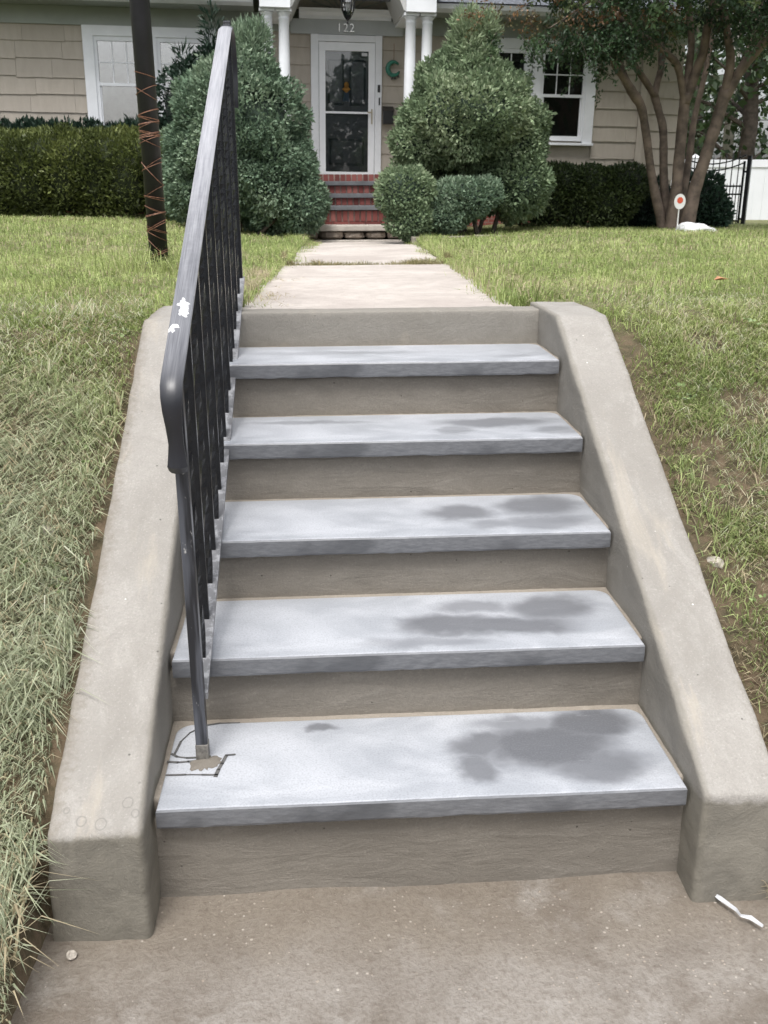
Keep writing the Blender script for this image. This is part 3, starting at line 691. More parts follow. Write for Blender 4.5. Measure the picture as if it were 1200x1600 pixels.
# stoop and brick steps of the house (world frame, parts of their own thing)
bs = empty('brick_steps', (.25, 11.6, .95)); tag(bs, 'red brick front steps with grey treads below the storm door', 'steps')
def bp(b, name, mat, **k_):
    o = b.build(name, mat, bs, **k_); o.matrix_parent_inverse = Matrix.Translation((-.25, -11.6, -.95)); return o
bp(MB().box(-1.1, 1.45, 11.80, 13.2, .9, 1.655), 'core', M['mortar_far'])
bp(MB().box(-1.12, 1.47, 11.79, 13.15, 1.655, 1.700), 'platform', M['slab'])
SX0, SX1 = -.42, .95
lev = [(11.72, 1.742, 1.652), (11.44, 1.598, 1.500), (11.16, 1.452, 1.356), (10.88, 1.297, 1.165)]
brick_me = None
def brick(cx, cy, cz, sx, sy, sz):
    global brick_me
    if brick_me is None:
        t = MB().box(-.5, .5, -.5, .5, -.5, .5); me = bpy.data.meshes.new('brick'); me.from_pydata(t.v, [], t.f); me.materials.append(M['brick']); brick_me = me
    o = link(bpy.data.objects.new('brick', brick_me), bs); o.matrix_parent_inverse = Matrix.Translation((-.25, -11.6, -.95)); o.location = (cx, cy, cz); o.scale = (sx, sy, sz)
for i, (Yr, zt, zb) in enumerate(lev):
    bp(MB().box(SX0, SX1, Yr + .022, Yr + .36, 1.0, zt - .006), 'core', M['mortar_far'])
    x = SX0
    while x < SX1:
        brick(x + .031, Yr + .03 + random.uniform(-.007, .007), (zt + zb) / 2, .058, .06, zt - zb - .006); x += .076
    if i < 3: bp(MB().box(SX0 - .03, SX1 + .03, Yr - .31, Yr + .02, zb - .054, zb - .002), 'tread', M['bluestone_far'], bevel=.006)
x = SX0
while x < SX1:
    brick(x + .10, 10.88 + .03, 1.146, .192, .06, .032); x += .204
bp(MB().box(SX0 - .25, SX1 + .3, 10.52, 11.3, 1.062, 1.128), 'slab', M['slab'], bevel=.012)
random.seed(5)
x = -.62
while x < 1.2:
    wd = random.uniform(.16, .3); h = random.uniform(.085, .11)
    V = []; 
    b = MB(); segs = 10; rings = 5
    for i in range(rings + 1):
        for j in range(segs):
            ph = PI * i / rings; th = 2 * PI * j / segs; q = random.uniform(.88, 1.1)
            V.append((x + wd / 2 + wd * .53 * math.copysign(abs(math.sin(ph)) ** .55, 1) * math.copysign(abs(math.cos(th)) ** .7, math.cos(th)) * q, 10.66 + .13 * math.sin(ph) * math.sin(th) * q, .965 + h / 2 - h * .55 * math.copysign(abs(math.cos(ph)) ** .7, math.cos(ph))))
    F = [(i * segs + j, i * segs + (j + 1) % segs, (i + 1) * segs + (j + 1) % segs, (i + 1) * segs + j) for i in range(rings) for j in range(segs)]
    bp(b.add(V, F), 'stone', M['fieldstone']); x += wd + .01
bp(MB().box(-.7, 1.3, 10.44, 10.75, .86, .955), 'footing', M['slab'], bevel=.01)

# small things on the house front
def hw(x, yy, z):
    """house frame to world"""
    return Matrix.LocRotScale(Vector((.25, 13.2, .95)), Euler((0, .018, .03)), None) @ Vector((x, yy, z))
def hthing(name, x, yy, z, label, cat): return empty(name, hw(x, yy, z), (0, .018, .03), label=label, cat=cat)
t = hthing('mailbox', .57, -.02, 1.50, 'black wall mailbox right of the front door', 'mailbox')
MB().box(-.075, .075, -.11, .0, 0, .19).build('body', M['black'], t, bevel=.012)
MB().prism([(-.125, .19), (.0, .245), (.0, .20), (-.115, .175)], -.082, .082).build('lid', M['black'], t)
MB().tube([(.11, -.03, .03), (.125, -.07, .06), (.11, -.08, .1), (.10, -.03, .12)], .014, 6).build('newspaper_hook', M['black'], t)
t = hthing('hanging_ornament', .645, -.03, 2.245, 'teal crescent moon ornament with small bells hanging beside the door', 'ornament')
V = []; n = 16
for i in range(n + 1):
    a = math.radians(38 + 300 * i / n); wd = .012 + .021 * math.sin(PI * i / n) ** .8; R_ = .088
    V.append((R_ * math.cos(a), R_ * math.sin(a), wd))
b = MB().tube([(x, -.01, z_) for x, z_, _ in V], [q[2] for q in V], 8); b.build('crescent', M['teal'], t, smooth=True)
MB().tube([(.0, 0, .08), (0, 0, .33)], .003, 4).build('cord', M['copper'], t)
for dx in (-.02, .02, .065): MB().lathe([(.004, 0), (.018, .004), (.012, .03), (.003, .036)], (dx, -.01, -.155 + abs(dx) * .6), 8).build('bell', M['black'], t)
t = hthing('porch_lantern', -.075, -1.0, 2.66, 'dark hanging porch lantern above the front door', 'lantern')
MB().lathe([(.004, 0), (.012, .02), (.006, .04), (.03, .06), (.05, .085), (.055, .10), (.03, .105)], (0, 0, 0), 12).build('finial', M['iron'], t)
MB().lathe([(.045, .105), (.075, .17), (.082, .25), (.07, .34), (.06, .35)], (0, 0, 0), 12).build('glass_globe', M['glass_bright'], t)
for j in range(6):
    a = j * PI / 3; MB().tube([(.05 * math.cos(a), .05 * math.sin(a), .10), (.08 * math.cos(a), .08 * math.sin(a), .17), (.087 * math.cos(a), .087 * math.sin(a), .25), (.072 * math.cos(a), .072 * math.sin(a), .345)], .006, 5).build('rib', M['iron'], t)
MB().lathe([(.09, .345), (.07, .38), (.02, .42), (.006, .43)], (0, 0, 0), 12).build('cap', M['iron'], t)
MB().lathe([(.012, .12), (.014, .22), (.004, .25)], (0, 0, 0), 8).build('bulb', M['paper'], t)
t = hthing('door_ornament', -.03, .045, 1.80, 'small orange figure with a dark hat hung on the door behind the glass', 'ornament')
MB().box(-.045, .045, -.015, -.005, .26, .275).box(-.028, .028, -.02, -.004, .275, .31).build('hat', M['black'], t)
MB().lathe([(.01, .18), (.03, .195), (.034, .225), (.026, .25), (.01, .26)], (0, -.012, 0), 10).build('head', M['orange'], t)
MB().add([(-.06, -.01, .165), (0, -.012, .11), (.06, -.01, .165), (.03, -.012, .19), (-.03, -.012, .19), (0, -.03, .155)], [(0, 1, 5), (1, 2, 5), (2, 3, 5), (3, 4, 5), (4, 0, 5), (4, 3, 2, 1, 0)]).build('collar', M['orange'], t)
MB().add([(-.05, -.01, .0), (.05, -.01, .0), (.03, -.01, .13), (-.03, -.01, .13), (0, -.028, .05)], [(0, 1, 4), (1, 2, 4), (2, 3, 4), (3, 0, 4), (3, 2, 1, 0)]).build('body', plain('ornament_blue', (.03, .055, .09), .7), t)

# ------------------------------------------------------------------ lamp post with wire
lp = empty('lamp_post', (-1.172, 4.2, 1.09)); tag(lp, 'black round lamp post wrapped with copper wire on the left lawn', 'lamp post')
MB().lathe([(.056, 0), (.056, 1.7), (.060, 1.72), (.060, 1.78), (.03, 1.84), (.01, 1.86)], (0, 0, 0), 20).build('pole', M['postblack'], lp, smooth=True)
random.seed(21)
spots = [(1.10, -.04, 1), (1.02, .06, 1), (1.0, -.07, 1), (.90, .05, 2), (.86, -.03, 3), (.845, .03, 3), (.795, -.02, 3), (.78, .02, 3), (.755, .03, 1), (.74, -.05, 1), (.62, .06, 2), (.57, -.13, 1), (.47, .06, 1), (.44, -.02, 2), (.37, -.04, 2), (.34, .02, 2), (.27, .06, 2), (.25, -.03, 2), (.22, -.07, 1), (.15, -.1, 1), (.12, .05, 2)]
for z0, sl, k_ in spots:
    for q in range(k_):
        zz = z0 + random.uniform(-.012, .012) * (q > 0); sl2 = sl + random.uniform(-.015, .015)
        pts = [(.0595 * math.cos(a), .0595 * math.sin(a), zz + sl2 * (math.cos(a)) * .5) for a in np.linspace(0, 2 * PI, 22)]
        MB().tube(pts, random.uniform(.0014, .0026), 4, False).build('wire', M['copper'], lp)
t = empty('ground_plate', (-1.245, 4.2, 1.145)); tag(t, 'flat green grey plate at the foot of the lamp post', 'plate')
MB().prism([(-.10, -.02), (.03, .02), (.055, .03), (.05, .02), (-.095, -.028)], -.05, .05, 'y').build('cover', M['rubber'], t)

# ------------------------------------------------------------------ shrubs
def lobes_foliage(name, lobes, dens, L, W, cols, parent, mat, lump=.19, lf=4.2, jit=.16, upbias=.15, cull=True, seed=1, tipcol=None):
    """leaves in the outer shell of ellipsoid lobes, lumpy outline"""
    g = np.random.default_rng(seed); PP = []; AA = []; LL = []
    for (c, rd) in lobes:
        c = np.array(c); rd = np.array(rd); area = 4 * PI * ((rd[0] * rd[1]) ** 1.6 / 3 + (rd[0] * rd[2]) ** 1.6 / 3 + (rd[1] * rd[2]) ** 1.6 / 3) ** (1 / 1.6)
        n = int(area * dens); d = norm(g.normal(size=(n, 3))); keep = (d[:, 1] < .35) | (g.random(n) < .35); d = d[keep]; n = len(d)
        q = c + d * rd
        s = 1 + lump * (vnoise(q + seed * 3.1, lf) - .5) * 2 + lump * .55 * (vnoise(q + seed * 1.7, lf * 2.6) - .5) * 2
        s = s - jit * g.random(n) ** 2.2
        P = c + d * rd * s[:, None]; Nn = norm(d / rd)
        PP.append(P); AA.append(norm(Nn * .75 + g.normal(size=(n, 3)) * .55 + np.array([0, 0, upbias]))); LL.append(np.full(n, len(LL)))
    P = np.concatenate(PP); A = np.concatenate(AA); I = np.concatenate(LL)
    if cull:
        ok = np.ones(len(P), bool)
        for j, (c, rd) in enumerate(lobes):
            e = np.linalg.norm((P - np.array(c)) / np.array(rd), axis=1); ok &= ~((e < .78) & (I != j))
        P, A = P[ok], A[ok]
    n = len(P); cols = np.array(cols); t = np.clip(vnoise(P, 2.3) * .9 + g.normal(size=n) * .22, 0, .999)
    x = t * (len(cols) - 1); i0 = x.astype(int); fr = (x - i0)[:, None]; Cc = cols[i0] * (1 - fr) + cols[np.minimum(i0 + 1, len(cols) - 1)] * fr
    Cc = Cc * (1 + g.normal(size=(n, 1)) * .14)
    return leaves(name, P, A, L * (.6 + .8 * g.random(n)), W * (.7 + .6 * g.random(n)), np.clip(Cc, .004, 1), mat, parent, .3)
_core_mats = {}
def core(lobes, parent, col, scale=.80):  # solid bodies filling the bush, inner shade put into their dark colour
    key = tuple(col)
    if key not in _core_mats: _core_mats[key] = plain('shaded_core', col, .95, var=.4, scale=14)
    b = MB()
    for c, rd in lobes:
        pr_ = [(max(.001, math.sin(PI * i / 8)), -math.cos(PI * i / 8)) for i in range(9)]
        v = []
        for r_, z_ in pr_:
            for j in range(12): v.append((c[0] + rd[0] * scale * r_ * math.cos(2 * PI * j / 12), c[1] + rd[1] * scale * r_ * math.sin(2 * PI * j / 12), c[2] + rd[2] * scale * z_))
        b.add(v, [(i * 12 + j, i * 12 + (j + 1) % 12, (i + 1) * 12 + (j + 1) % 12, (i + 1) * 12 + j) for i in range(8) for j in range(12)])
    return b.build('inner_core', _core_mats[key], parent)
def shrub(name, label, lobes, dens, L, W, cols, corecol, mat=None, stems=(), group=None, cat='shrub', tops=(), **kw):
    t = empty(name); tag(t, label, cat, group)
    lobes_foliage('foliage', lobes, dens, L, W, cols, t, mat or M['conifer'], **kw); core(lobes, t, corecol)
    if tops: lobes_foliage('feathery_top', tops, dens * .8, L * 1.7, W * .6, cols[1:], t, mat or M['conifer'], lump=.4, lf=6, jit=.75, upbias=.8, cull=False, seed=kw.get('seed', 1) + 40)
    for s in stems: MB().tube(s[0], s[1], 6).build('stem', M['barkdark'], t)
    return t
EV = [(0.097, 0.151, 0.099), (0.153, 0.222, 0.149), (0.227, 0.303, 0.209), (0.324, 0.402, 0.287)]     # blue green false cypress
EV2 = [(0.112, 0.159, 0.092), (0.174, 0.239, 0.137), (0.257, 0.327, 0.197), (0.369, 0.428, 0.281)]
shrub('evergreen_shrub', 'tall rounded blue green evergreen left of the front door, behind the handrail',
      [((-1.10, 10.7, 2.05), (.80, .75, .95)), ((-1.58, 10.6, 1.95), (.44, .5, .55)), ((-.75, 10.5, 1.72), (.52, .55, .62)), ((-.42, 10.35, 1.38), (.34, .36, .32)), ((-1.62, 10.6, 1.52), (.42, .45, .36)), ((-1.05, 10.7, 2.74), (.44, .44, .42)), ((-1.45, 10.6, 2.32), (.46, .5, .48))],
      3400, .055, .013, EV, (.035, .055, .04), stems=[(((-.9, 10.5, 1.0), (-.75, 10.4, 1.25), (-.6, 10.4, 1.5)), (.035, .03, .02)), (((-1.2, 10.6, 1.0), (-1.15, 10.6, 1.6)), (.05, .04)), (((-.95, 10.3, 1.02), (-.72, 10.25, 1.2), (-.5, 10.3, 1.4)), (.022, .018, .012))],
      tops=[((-.98, 10.7, 3.12), (.24, .22, .24)), ((-.84, 10.7, 3.24), (.13, .13, .20)), ((-1.12, 10.7, 3.2), (.1, .1, .18))], seed=3)
shrub('evergreen_shrub', 'big cone shaped blue green evergreen right of the front door',
      [((1.64, 10.6, 2.38), (.86, .85, .58)), ((1.63, 10.6, 2.60), (.58, .58, .56)), ((1.64, 10.6, 2.92), (.33, .34, .36)), ((1.06, 10.5, 2.06), (.35, .42, .30)), ((2.18, 10.5, 2.12), (.42, .45, .42)), ((2.25, 10.45, 1.60), (.38, .42, .42)), ((1.5, 10.95, 1.6), (.75, .35, .5))],
      3400, .055, .014, EV2, (.035, .055, .04), stems=[(((1.6, 10.6, 1.0), (1.6, 10.6, 1.9)), (.06, .05)), (((1.95, 10.4, 1.02), (2.05, 10.4, 1.4)), (.03, .025)), (((1.75, 10.3, 1.0), (1.85, 10.35, 1.35)), (.028, .02))],
      tops=[((1.66, 10.6, 3.16), (.27, .25, .26)), ((1.64, 10.6, 3.36), (.18, .17, .20)), ((1.85, 10.6, 3.3), (.12, .12, .18))], seed=5)
shrub('evergreen_shrub', 'small low evergreen mound at the right edge of the path end',
      [((.80, 9.75, 1.52), (.32, .32, .30)), ((.86, 9.72, 1.22), (.26, .3, .24))], 4200, .045, .012, EV2, (.035, .055, .04), stems=[(((.84, 9.75, .95), (.84, 9.75, 1.3)), (.03, .025))], seed=8)
shrub('evergreen_shrub', 'low spreading blue green evergreen in front of the big cone shaped one',
      [((1.48, 9.9, 1.45), (.38, .34, .24)), ((1.25, 9.85, 1.25), (.3, .3, .20)), ((1.75, 9.95, 1.5), (.22, .25, .18))], 4200, .045, .012, EV, (.035, .055, .04), stems=[(((1.7, 9.95, .98), (1.6, 9.9, 1.35)), (.03, .025))], seed=9)
YW = [(.05, .066, .02), (.088, .112, .032), (.14, .168, .048), (.20, .225, .075)]
def hedge_lobes(x0, x1, yc, z0, z1, ry, step=.42):
    l = []; x = x0 + .2
    while x < x1:
        l.append(((x, yc + random.uniform(-.05, .05), (z0 + z1) / 2 + random.uniform(-.03, .03)), (.42, ry, (z1 - z0) / 2 * random.uniform(.97, 1.06)))); l.append(((x + .2, yc, z0 + (z1 - z0) * .68), (.4, ry * .95, (z1 - z0) * .33))); x += step
    return l
random.seed(9)
shrub('yew_hedge', 'long clipped yellow green yew hedge along the house at the left', hedge_lobes(-6.2, -2.05, 11.75, 1.15, 2.27, .50), 1500, .06, .011, YW, (.02, .028, .01), mat=M['leaf'], cat='hedge', seed=12, lump=.10, upbias=.5)
DK = [(.012, .028, .018), (.02, .042, .027), (.034, .062, .042)]
shrub('dark_hedge', 'dark green pointed leaved hedge row behind the yew hedge under the window', hedge_lobes(-6.2, -2.0, 12.55, 1.3, 2.40, .3), 900, .085, .018, DK, (.012, .02, .014), mat=M['leaf'], cat='hedge', seed=13, lump=.13, lf=7, upbias=.9)
shrub('holly_bush', 'tall loose dark bush against the house between lamp post and evergreen', [((-1.85, 12.45, 2.5), (.5, .35, .6)), ((-1.75, 12.4, 1.8), (.55, .4, .7)), ((-1.6, 12.5, 2.95), (.34, .3, .4))], 1100, .07, .02, DK, (.012, .02, .014), mat=M['leaf'], seed=14, lump=.22,
      tops=[((-1.55, 12.5, 3.35), (.12, .12, .42)), ((-1.95, 12.5, 3.0), (.14, .14, .4))])
BX = [(.026, .042, .014), (.042, .066, .022), (.068, .095, .032), (.10, .13, .05)]
shrub('boxwood', 'clipped green boxwood under the right hand window', hedge_lobes(2.62, 3.95, 11.5, 1.02, 1.84, .42), 1900, .05, .014, BX, (.014, .022, .009), mat=M['leaf'], cat='hedge', seed=15, lump=.12)
shrub('dark_bush', 'very dark bush at the foot of the tree trunks', [((4.2, 11.9, 1.3), (.5, .4, .42)), ((4.55, 11.8, 1.2), (.35, .35, .32)), ((3.95, 11.9, 1.25), (.3, .3, .3))], 1500, .06, .017, DK, (.012, .02, .014), mat=M['leaf'], seed=16, lump=.2)
shrub('dark_bush', 'dark leafy bush between the tree and the iron gate', [((5.02, 11.6, 1.38), (.34, .32, .36)), ((5.12, 11.6, 1.2), (.3, .3, .25))], 1700, .07, .02, [tuple(v * 1.3 for v in q) for q in DK], (.012, .02, .014), mat=M['leaf'], seed=17, lump=.2)

# ------------------------------------------------------------------ crape myrtle
tr = empty('crape_myrtle', (4.5, 11.0, 1.03)); tag(tr, 'multi trunk crape myrtle with smooth brown trunks at the right of the house', 'tree')
tinv = Matrix.Translation((-4.5, -11.0, -1.03))
def limb(name, pts, rads, mat=M['bark']):
    P = [Vector(q) for q in pts]; out = []; ro = []
    for i in range(len(P) - 1):                                   # Catmull-Rom
        a = P[max(i - 1, 0)]; b_ = P[i]; c_ = P[i + 1]; d_ = P[min(i + 2, len(P) - 1)]
        for s in range(5):
            t = s / 5; out.append(.5 * ((2 * b_) + (c_ - a) * t + (2 * a - 5 * b_ + 4 * c_ - d_) * t * t + (3 * b_ - a - 3 * c_ + d_) * t ** 3)); ro.append((rads[i] * (1 - t) + rads[i + 1] * t) * random.uniform(.95, 1.06))
    out.append(P[-1]); ro.append(rads[-1])
    o = MB().tube(out, ro, 10).build(name, mat, tr, smooth=True); o.matrix_parent_inverse = tinv; return o

limb('trunk', [(4.34, 11.0, .98), (4.10, 10.95, 1.66), (3.96, 10.9, 2.18), (3.85, 10.85, 2.51), (3.72, 10.8, 2.66), (3.55, 10.75, 2.86), (3.43, 10.7, 2.98), (3.31, 10.65, 3.25), (3.2, 10.6, 3.62), (3.0, 10.5, 4.2)], [.075, .055, .052, .055, .06, .045, .042, .038, .034, .02])
limb('branch', [(3.74, 10.85, 2.67), (3.61, 10.9, 2.91), (3.56, 10.95, 3.11), (3.53, 11.0, 3.6), (3.6, 11.1, 4.3)], [.035, .034, .032, .03, .015])
limb('trunk', [(4.41, 11.05, .98), (4.29, 11.06, 1.66), (4.23, 11.07, 2.24), (4.16, 11.09, 2.47), (4.07, 11.1, 2.71)], [.08, .055, .052, .05, .055])
limb('branch', [(4.10, 11.09, 2.65), (3.85, 11.0, 2.91), (3.61, 10.9, 3.14), (3.45, 10.8, 3.34), (3.34, 10.7, 3.7), (3.1, 10.6, 4.3)], [.045, .04, .036, .032, .028, .012])
limb('branch', [(4.09, 11.1, 2.65), (4.13, 11.15, 2.83), (4.18, 11.2, 3.0), (4.18, 11.25, 3.19), (4.18, 11.3, 3.7), (4.1, 11.4, 4.4)], [.045, .042, .04, .04, .036, .015])
limb('trunk', [(4.39, 10.9, .98), (4.40, 10.88, 1.5), (4.40, 10.87, 2.34), (4.40, 10.85, 2.67)], [.11, .075, .065, .075])
limb('branch', [(4.40, 10.86, 2.55), (4.24, 10.74, 2.94), (4.07, 10.63, 3.07), (3.79, 10.52, 3.22), (3.54, 10.41, 3.31), (3.27, 10.3, 3.47), (2.7, 10.2, 3.75)], [.05, .044, .04, .034, .03, .026, .012])
limb('branch', [(4.40, 10.85, 2.6), (4.42, 10.87, 3.0), (4.42, 10.88, 3.29), (4.35, 10.9, 3.71), (4.3, 10.9, 4.5)], [.05, .045, .042, .04, .015])
limb('branch', [(4.40, 10.85, 2.55), (4.5, 10.8, 2.95), (4.54, 10.75, 3.13), (4.55, 10.7, 3.47), (4.7, 10.6, 4.4)], [.06, .06, .055, .05, .015])
limb('trunk', [(4.54, 10.8, .98), (4.60, 10.78, 1.5), (4.68, 10.75, 1.88), (4.77, 10.72, 2.29), (4.85, 10.7, 2.7)], [.11, .082, .078, .075, .08])
limb('branch', [(4.83, 10.7, 2.6), (4.84, 10.63, 2.98), (4.76, 10.57, 3.25), (4.63, 10.5, 3.6), (4.5, 10.3, 4.4)], [.06, .055, .05, .045, .015])
limb('branch', [(4.84, 10.7, 2.6), (4.98, 10.62, 2.92), (5.11, 10.55, 3.11), (5.24, 10.47, 3.31), (5.42, 10.4, 3.7), (5.9, 10.2, 4.4)], [.065, .06, .055, .05, .045, .015])
limb('branch', [(4.86, 10.72, 2.65), (5.08, 10.77, 3.06), (5.19, 10.83, 3.36), (5.27, 10.9, 3.8), (5.3, 11.0, 4.6)], [.045, .04, .038, .034, .012])
limb('trunk', [(4.60, 11.25, .98), (4.68, 11.33, 1.66), (4.72, 11.37, 2.13), (4.75, 11.4, 2.45), (4.9, 11.5, 3.2), (5.0, 11.6, 4.2)], [.06, .048, .045, .04, .035, .015])
# drooping sprays with small leaves
g = np.random.default_rng(77)
def sprays(name, centres, per, spread, L, W, cols, parent, mat, droop=.5, seed=1):
    g = np.random.default_rng(seed); P = []; A = []; C_ = []
    tw = MB()
    for c in centres:
        c = np.array(c); d = g.normal(size=3); d[2] = -abs(d[2]) * droop; d = d / np.linalg.norm(d); ln = spread * (.7 + .7 * g.random())
        t = g.random(per); q = c + d * ln * t[:, None] + np.c_[0 * t, 0 * t, -.25 * ln * t ** 2]; 
        q += g.normal(size=(per, 3)) * .035 * (1.2 - t[:, None] * .5)
        P.append(q); A.append(norm(d * .5 + g.normal(size=(per, 3)) * .8 + np.array([0, 0, -.25])))
        cc = np.array(cols[min(int(g.random() ** 1.0 * len(cols)), len(cols) - 1)]); C_.append(cc * (1 + g.normal(size=(per, 1)) * .2))
        tw.tube([tuple(c), tuple(c + d * ln * .5 + np.array([0, 0, -.06 * ln])), tuple(c + d * ln + np.array([0, 0, -.25 * ln]))], [.006, .004, .002], 3, False)
    P = np.concatenate(P); A = np.concatenate(A); C_ = np.clip(np.concatenate(C_), .005, 1); n = len(P)
    o = leaves(name, P, A, L * (.6 + .8 * g.random(n)), W * (.7 + .6 * g.random(n)), C_, mat, parent, .25)
    t_ = tw.build('twigs', M['barkdark'], parent); t_['kind'] = 'stuff'; return o, t_
CM = [(.030, .060, .028), (.042, .080, .036), (.055, .10, .042), (.072, .12, .048), (.10, .135, .055)]
cen = []
while len(cen) < 900:
    x, yy, z = g.uniform(2.3, 7.4), g.uniform(9.2, 12.2), g.uniform(3.1, 5.6)
    e = ((x - 4.8) / 2.6) ** 2 + ((yy - 10.7) / 1.6) ** 2 + ((z - 4.35) / 1.15) ** 2
    under = 3.42 - .10 * math.sin(x * 2.3) + .35 * max(0, 3.6 - x) * 0
    if .25 < e < 1.05 and z > under + g.normal() * .08 and yy < 11.6 + (z - 3) * .6: cen.append((x, yy, z))
o, t2 = sprays('crown', cen, 64, .36, .062, .016, CM, tr, M['leaf'], .6, 3); o.matrix_parent_inverse = tinv; t2.matrix_parent_inverse = tinv
# low hanging tips over the window, some already browning
low = [(2.9 + g.normal() * .30, 10.3 + g.normal() * .25, 3.22 + g.normal() * .10) for _ in range(62)] + [(3.35 + g.normal() * .12, 10.35 + g.normal() * .2, 3.22 + g.normal() * .1) for _ in range(34)] + [(2.35 + g.normal() * .3, 10.3 + g.normal() * .2, 3.20 + g.normal() * .08) for _ in range(6)] + [(4.75 + g.normal() * .5, 10.3 + g.normal() * .3, 3.42 + g.normal() * .1) for _ in range(24)] + [(5.5 + g.normal() * .4, 10.4 + g.normal() * .3, 3.4 + g.normal() * .15) for _ in range(24)]
o, t2 = sprays('hanging_sprays', low, 52, .30, .05, .012, CM[:3], tr, M['leaf'], .9, 4); o.matrix_parent_inverse = tinv; t2.matrix_parent_inverse = tinv
br = [(2.2 + g.random() * 1.3, 10.2 + g.normal() * .2, 3.45 + g.normal() * .10) for _ in range(20)] + [(1.5 + g.random() * .9, 10.15 + g.normal() * .15, 3.50 + g.normal() * .06) for _ in range(9)] + [(3.7 + g.normal() * .15, 10.2, 3.5 + g.normal() * .1) for _ in range(5)]
o, t2 = sprays('browning_sprays', br, 34, .2, .04, .010, [(.16, .085, .035), (.21, .12, .06), (.10, .085, .035)], tr, M['leaf'], .7, 6); o.matrix_parent_inverse = tinv; t2.matrix_parent_inverse = tinv
limb('branch', [(3.0, 10.25, 3.62), (2.75, 10.2, 3.45), (2.5, 10.2, 3.3)], [.014, .01, .006]); limb('branch', [(2.7, 10.2, 3.75), (2.1, 10.15, 3.72), (1.6, 10.1, 3.6)], [.014, .01, .005])

# ------------------------------------------------------------------ yard things at the right
t = empty('yard_sign', (4.30, 10.45, 1.04)); tag(t, 'small white oval yard sign with a red badge in front of the tree', 'sign')
MB().tube([(0, 0, 0), (0, 0, .30)], .009, 6).build('stake', M['signwhite'], t)
el = [(.072 * math.cos(a), .355 + .092 * math.sin(a)) for a in np.linspace(0, 2 * PI, 29)[:-1]]
f_ = MB().prism(el, -.016, -.004, 'y').build('board', M['signwhite'], t, bevel=.002)
oc = [(.040 * math.cos(PI / 8 + j * PI / 4), .37 + .040 * math.sin(PI / 8 + j * PI / 4)) for j in range(8)]
MB().prism(oc, -.0185, -.0155, 'y').build('badge', M['signred'], f_)
t = empty('plastic_bag', (4.48, 10.35, 1.03)); tag(t, 'crumpled white plastic bag lying on the grass below the yard sign', 'bag')
V = []; S, Rr = 22, 8
for i in range(Rr + 1):
    for j in range(S):
        a = 2 * PI * j / S; h = math.sin(PI / 2 * i / Rr); rad = math.cos(PI / 2 * i / Rr) ** .6
        q = 1 + .22 * math.sin(3 * a + 1) * (1 - h) + random.uniform(-.06, .06)
        V.append((.235 * rad * q * math.cos(a) + .03 * math.cos(a) * (math.cos(a) > .8), .13 * rad * q * math.sin(a), .005 + .105 * h * (1 - .35 * math.cos(a) * rad) + random.uniform(-.008, .008)))
MB().add(V, [(i * S + j, i * S + (j + 1) % S, (i + 1) * S + (j + 1) % S, (i + 1) * S + j) for i in range(Rr) for j in range(S)]).build('bag_skin', M['bag'], t, smooth=False)
# iron gate, swung back from its post
gt = empty('iron_gate', (6.47, 13.5, .92)); gt.rotation_euler = (0, 0, math.atan2(.85, -1.0)); tag(gt, 'black iron garden gate with a scooped top before the white fence', 'gate')
GL = 1.36
MB().box(-.03, .03, -.03, .03, 0, 1.10).build('post', M['iron'], gt, bevel=.004); MB().box(.06, .09, -.015, .015, .05, 1.02).build('hinge_stile', M['iron'], gt); MB().box(GL - .03, GL, -.015, .015, .05, 1.1).build('latch_stile', M['iron'], gt)
def scoop(s): return .78 + .34 * (2 * s - 1) ** 2 * .55 + .14 * s
for dz in (0, .10):
    MB().tube([(.06 + (GL - .06) * s, 0, scoop(s) + .04 + dz) for s in np.linspace(0, 1, 14)], .011, 5).build('top_rail', M['iron'], gt)
for z0 in (.12, .52, .64): MB().box(.06, GL, -.012, .012, z0, z0 + .025).build('rail', M['iron'], gt)
for j in range(12):
    s = (j + 1) / 13; x = .06 + (GL - .06) * s
    MB().tube([(x, 0, .08), (x, 0, scoop(s) + .22), (x, 0, scoop(s) + .27)], [.009, .009, .001], 5).build('picket', M['iron'], gt)
for j in range(13):
    x = .06 + (GL - .06) * (j + .5) / 13; MB().tube([(x, 0, .08), (x, 0, .66), (x, 0, .70)], [.008, .008, .001], 5).build('picket', M['iron'], gt)
MB().box(.02, .07, -.02, .02, .85, .88).box(.02, .07, -.02, .02, .15, .18).build('hinge', M['iron'], gt)
# white vinyl fence
vf = empty('vinyl_fence', (8, 16, .75)); tag(vf, 'white vinyl privacy fence behind the iron gate', 'fence')
for j, x in enumerate((-3.6, -1.45, 1.0, 3.45, 5.9)):
    p_ = MB().box(x - .065, x + .065, -.065, .065, -.1, 1.30).build('post', M['vinyl'], vf, bevel=.006); MB().add([(x - .075, -.075, 1.302), (x + .075, -.075, 1.302), (x + .075, .075, 1.302), (x - .075, .075, 1.302), (x, 0, 1.37)], [(0, 1, 4), (1, 2, 4), (2, 3, 4), (3, 0, 4), (3, 2, 1, 0)]).build('cap', M['vinyl'], p_)
    if j < 4:
        MB().box(x + .07, x + 2.38, -.03, .03, 1.14, 1.27).build('top_rail', M['vinyl'], vf, bevel=.004); MB().box(x + .07, x + 2.38, -.03, .03, .0, .12).build('bottom_rail', M['vinyl'], vf, bevel=.004)
        for q in range(13): MB().box(x + .07 + q * .1777 + .001, x + .07 + (q + 1) * .1777 - .001, -.012 - .002 * (q % 2), .012, .121, 1.139).build('board', M['vinyl'], vf)
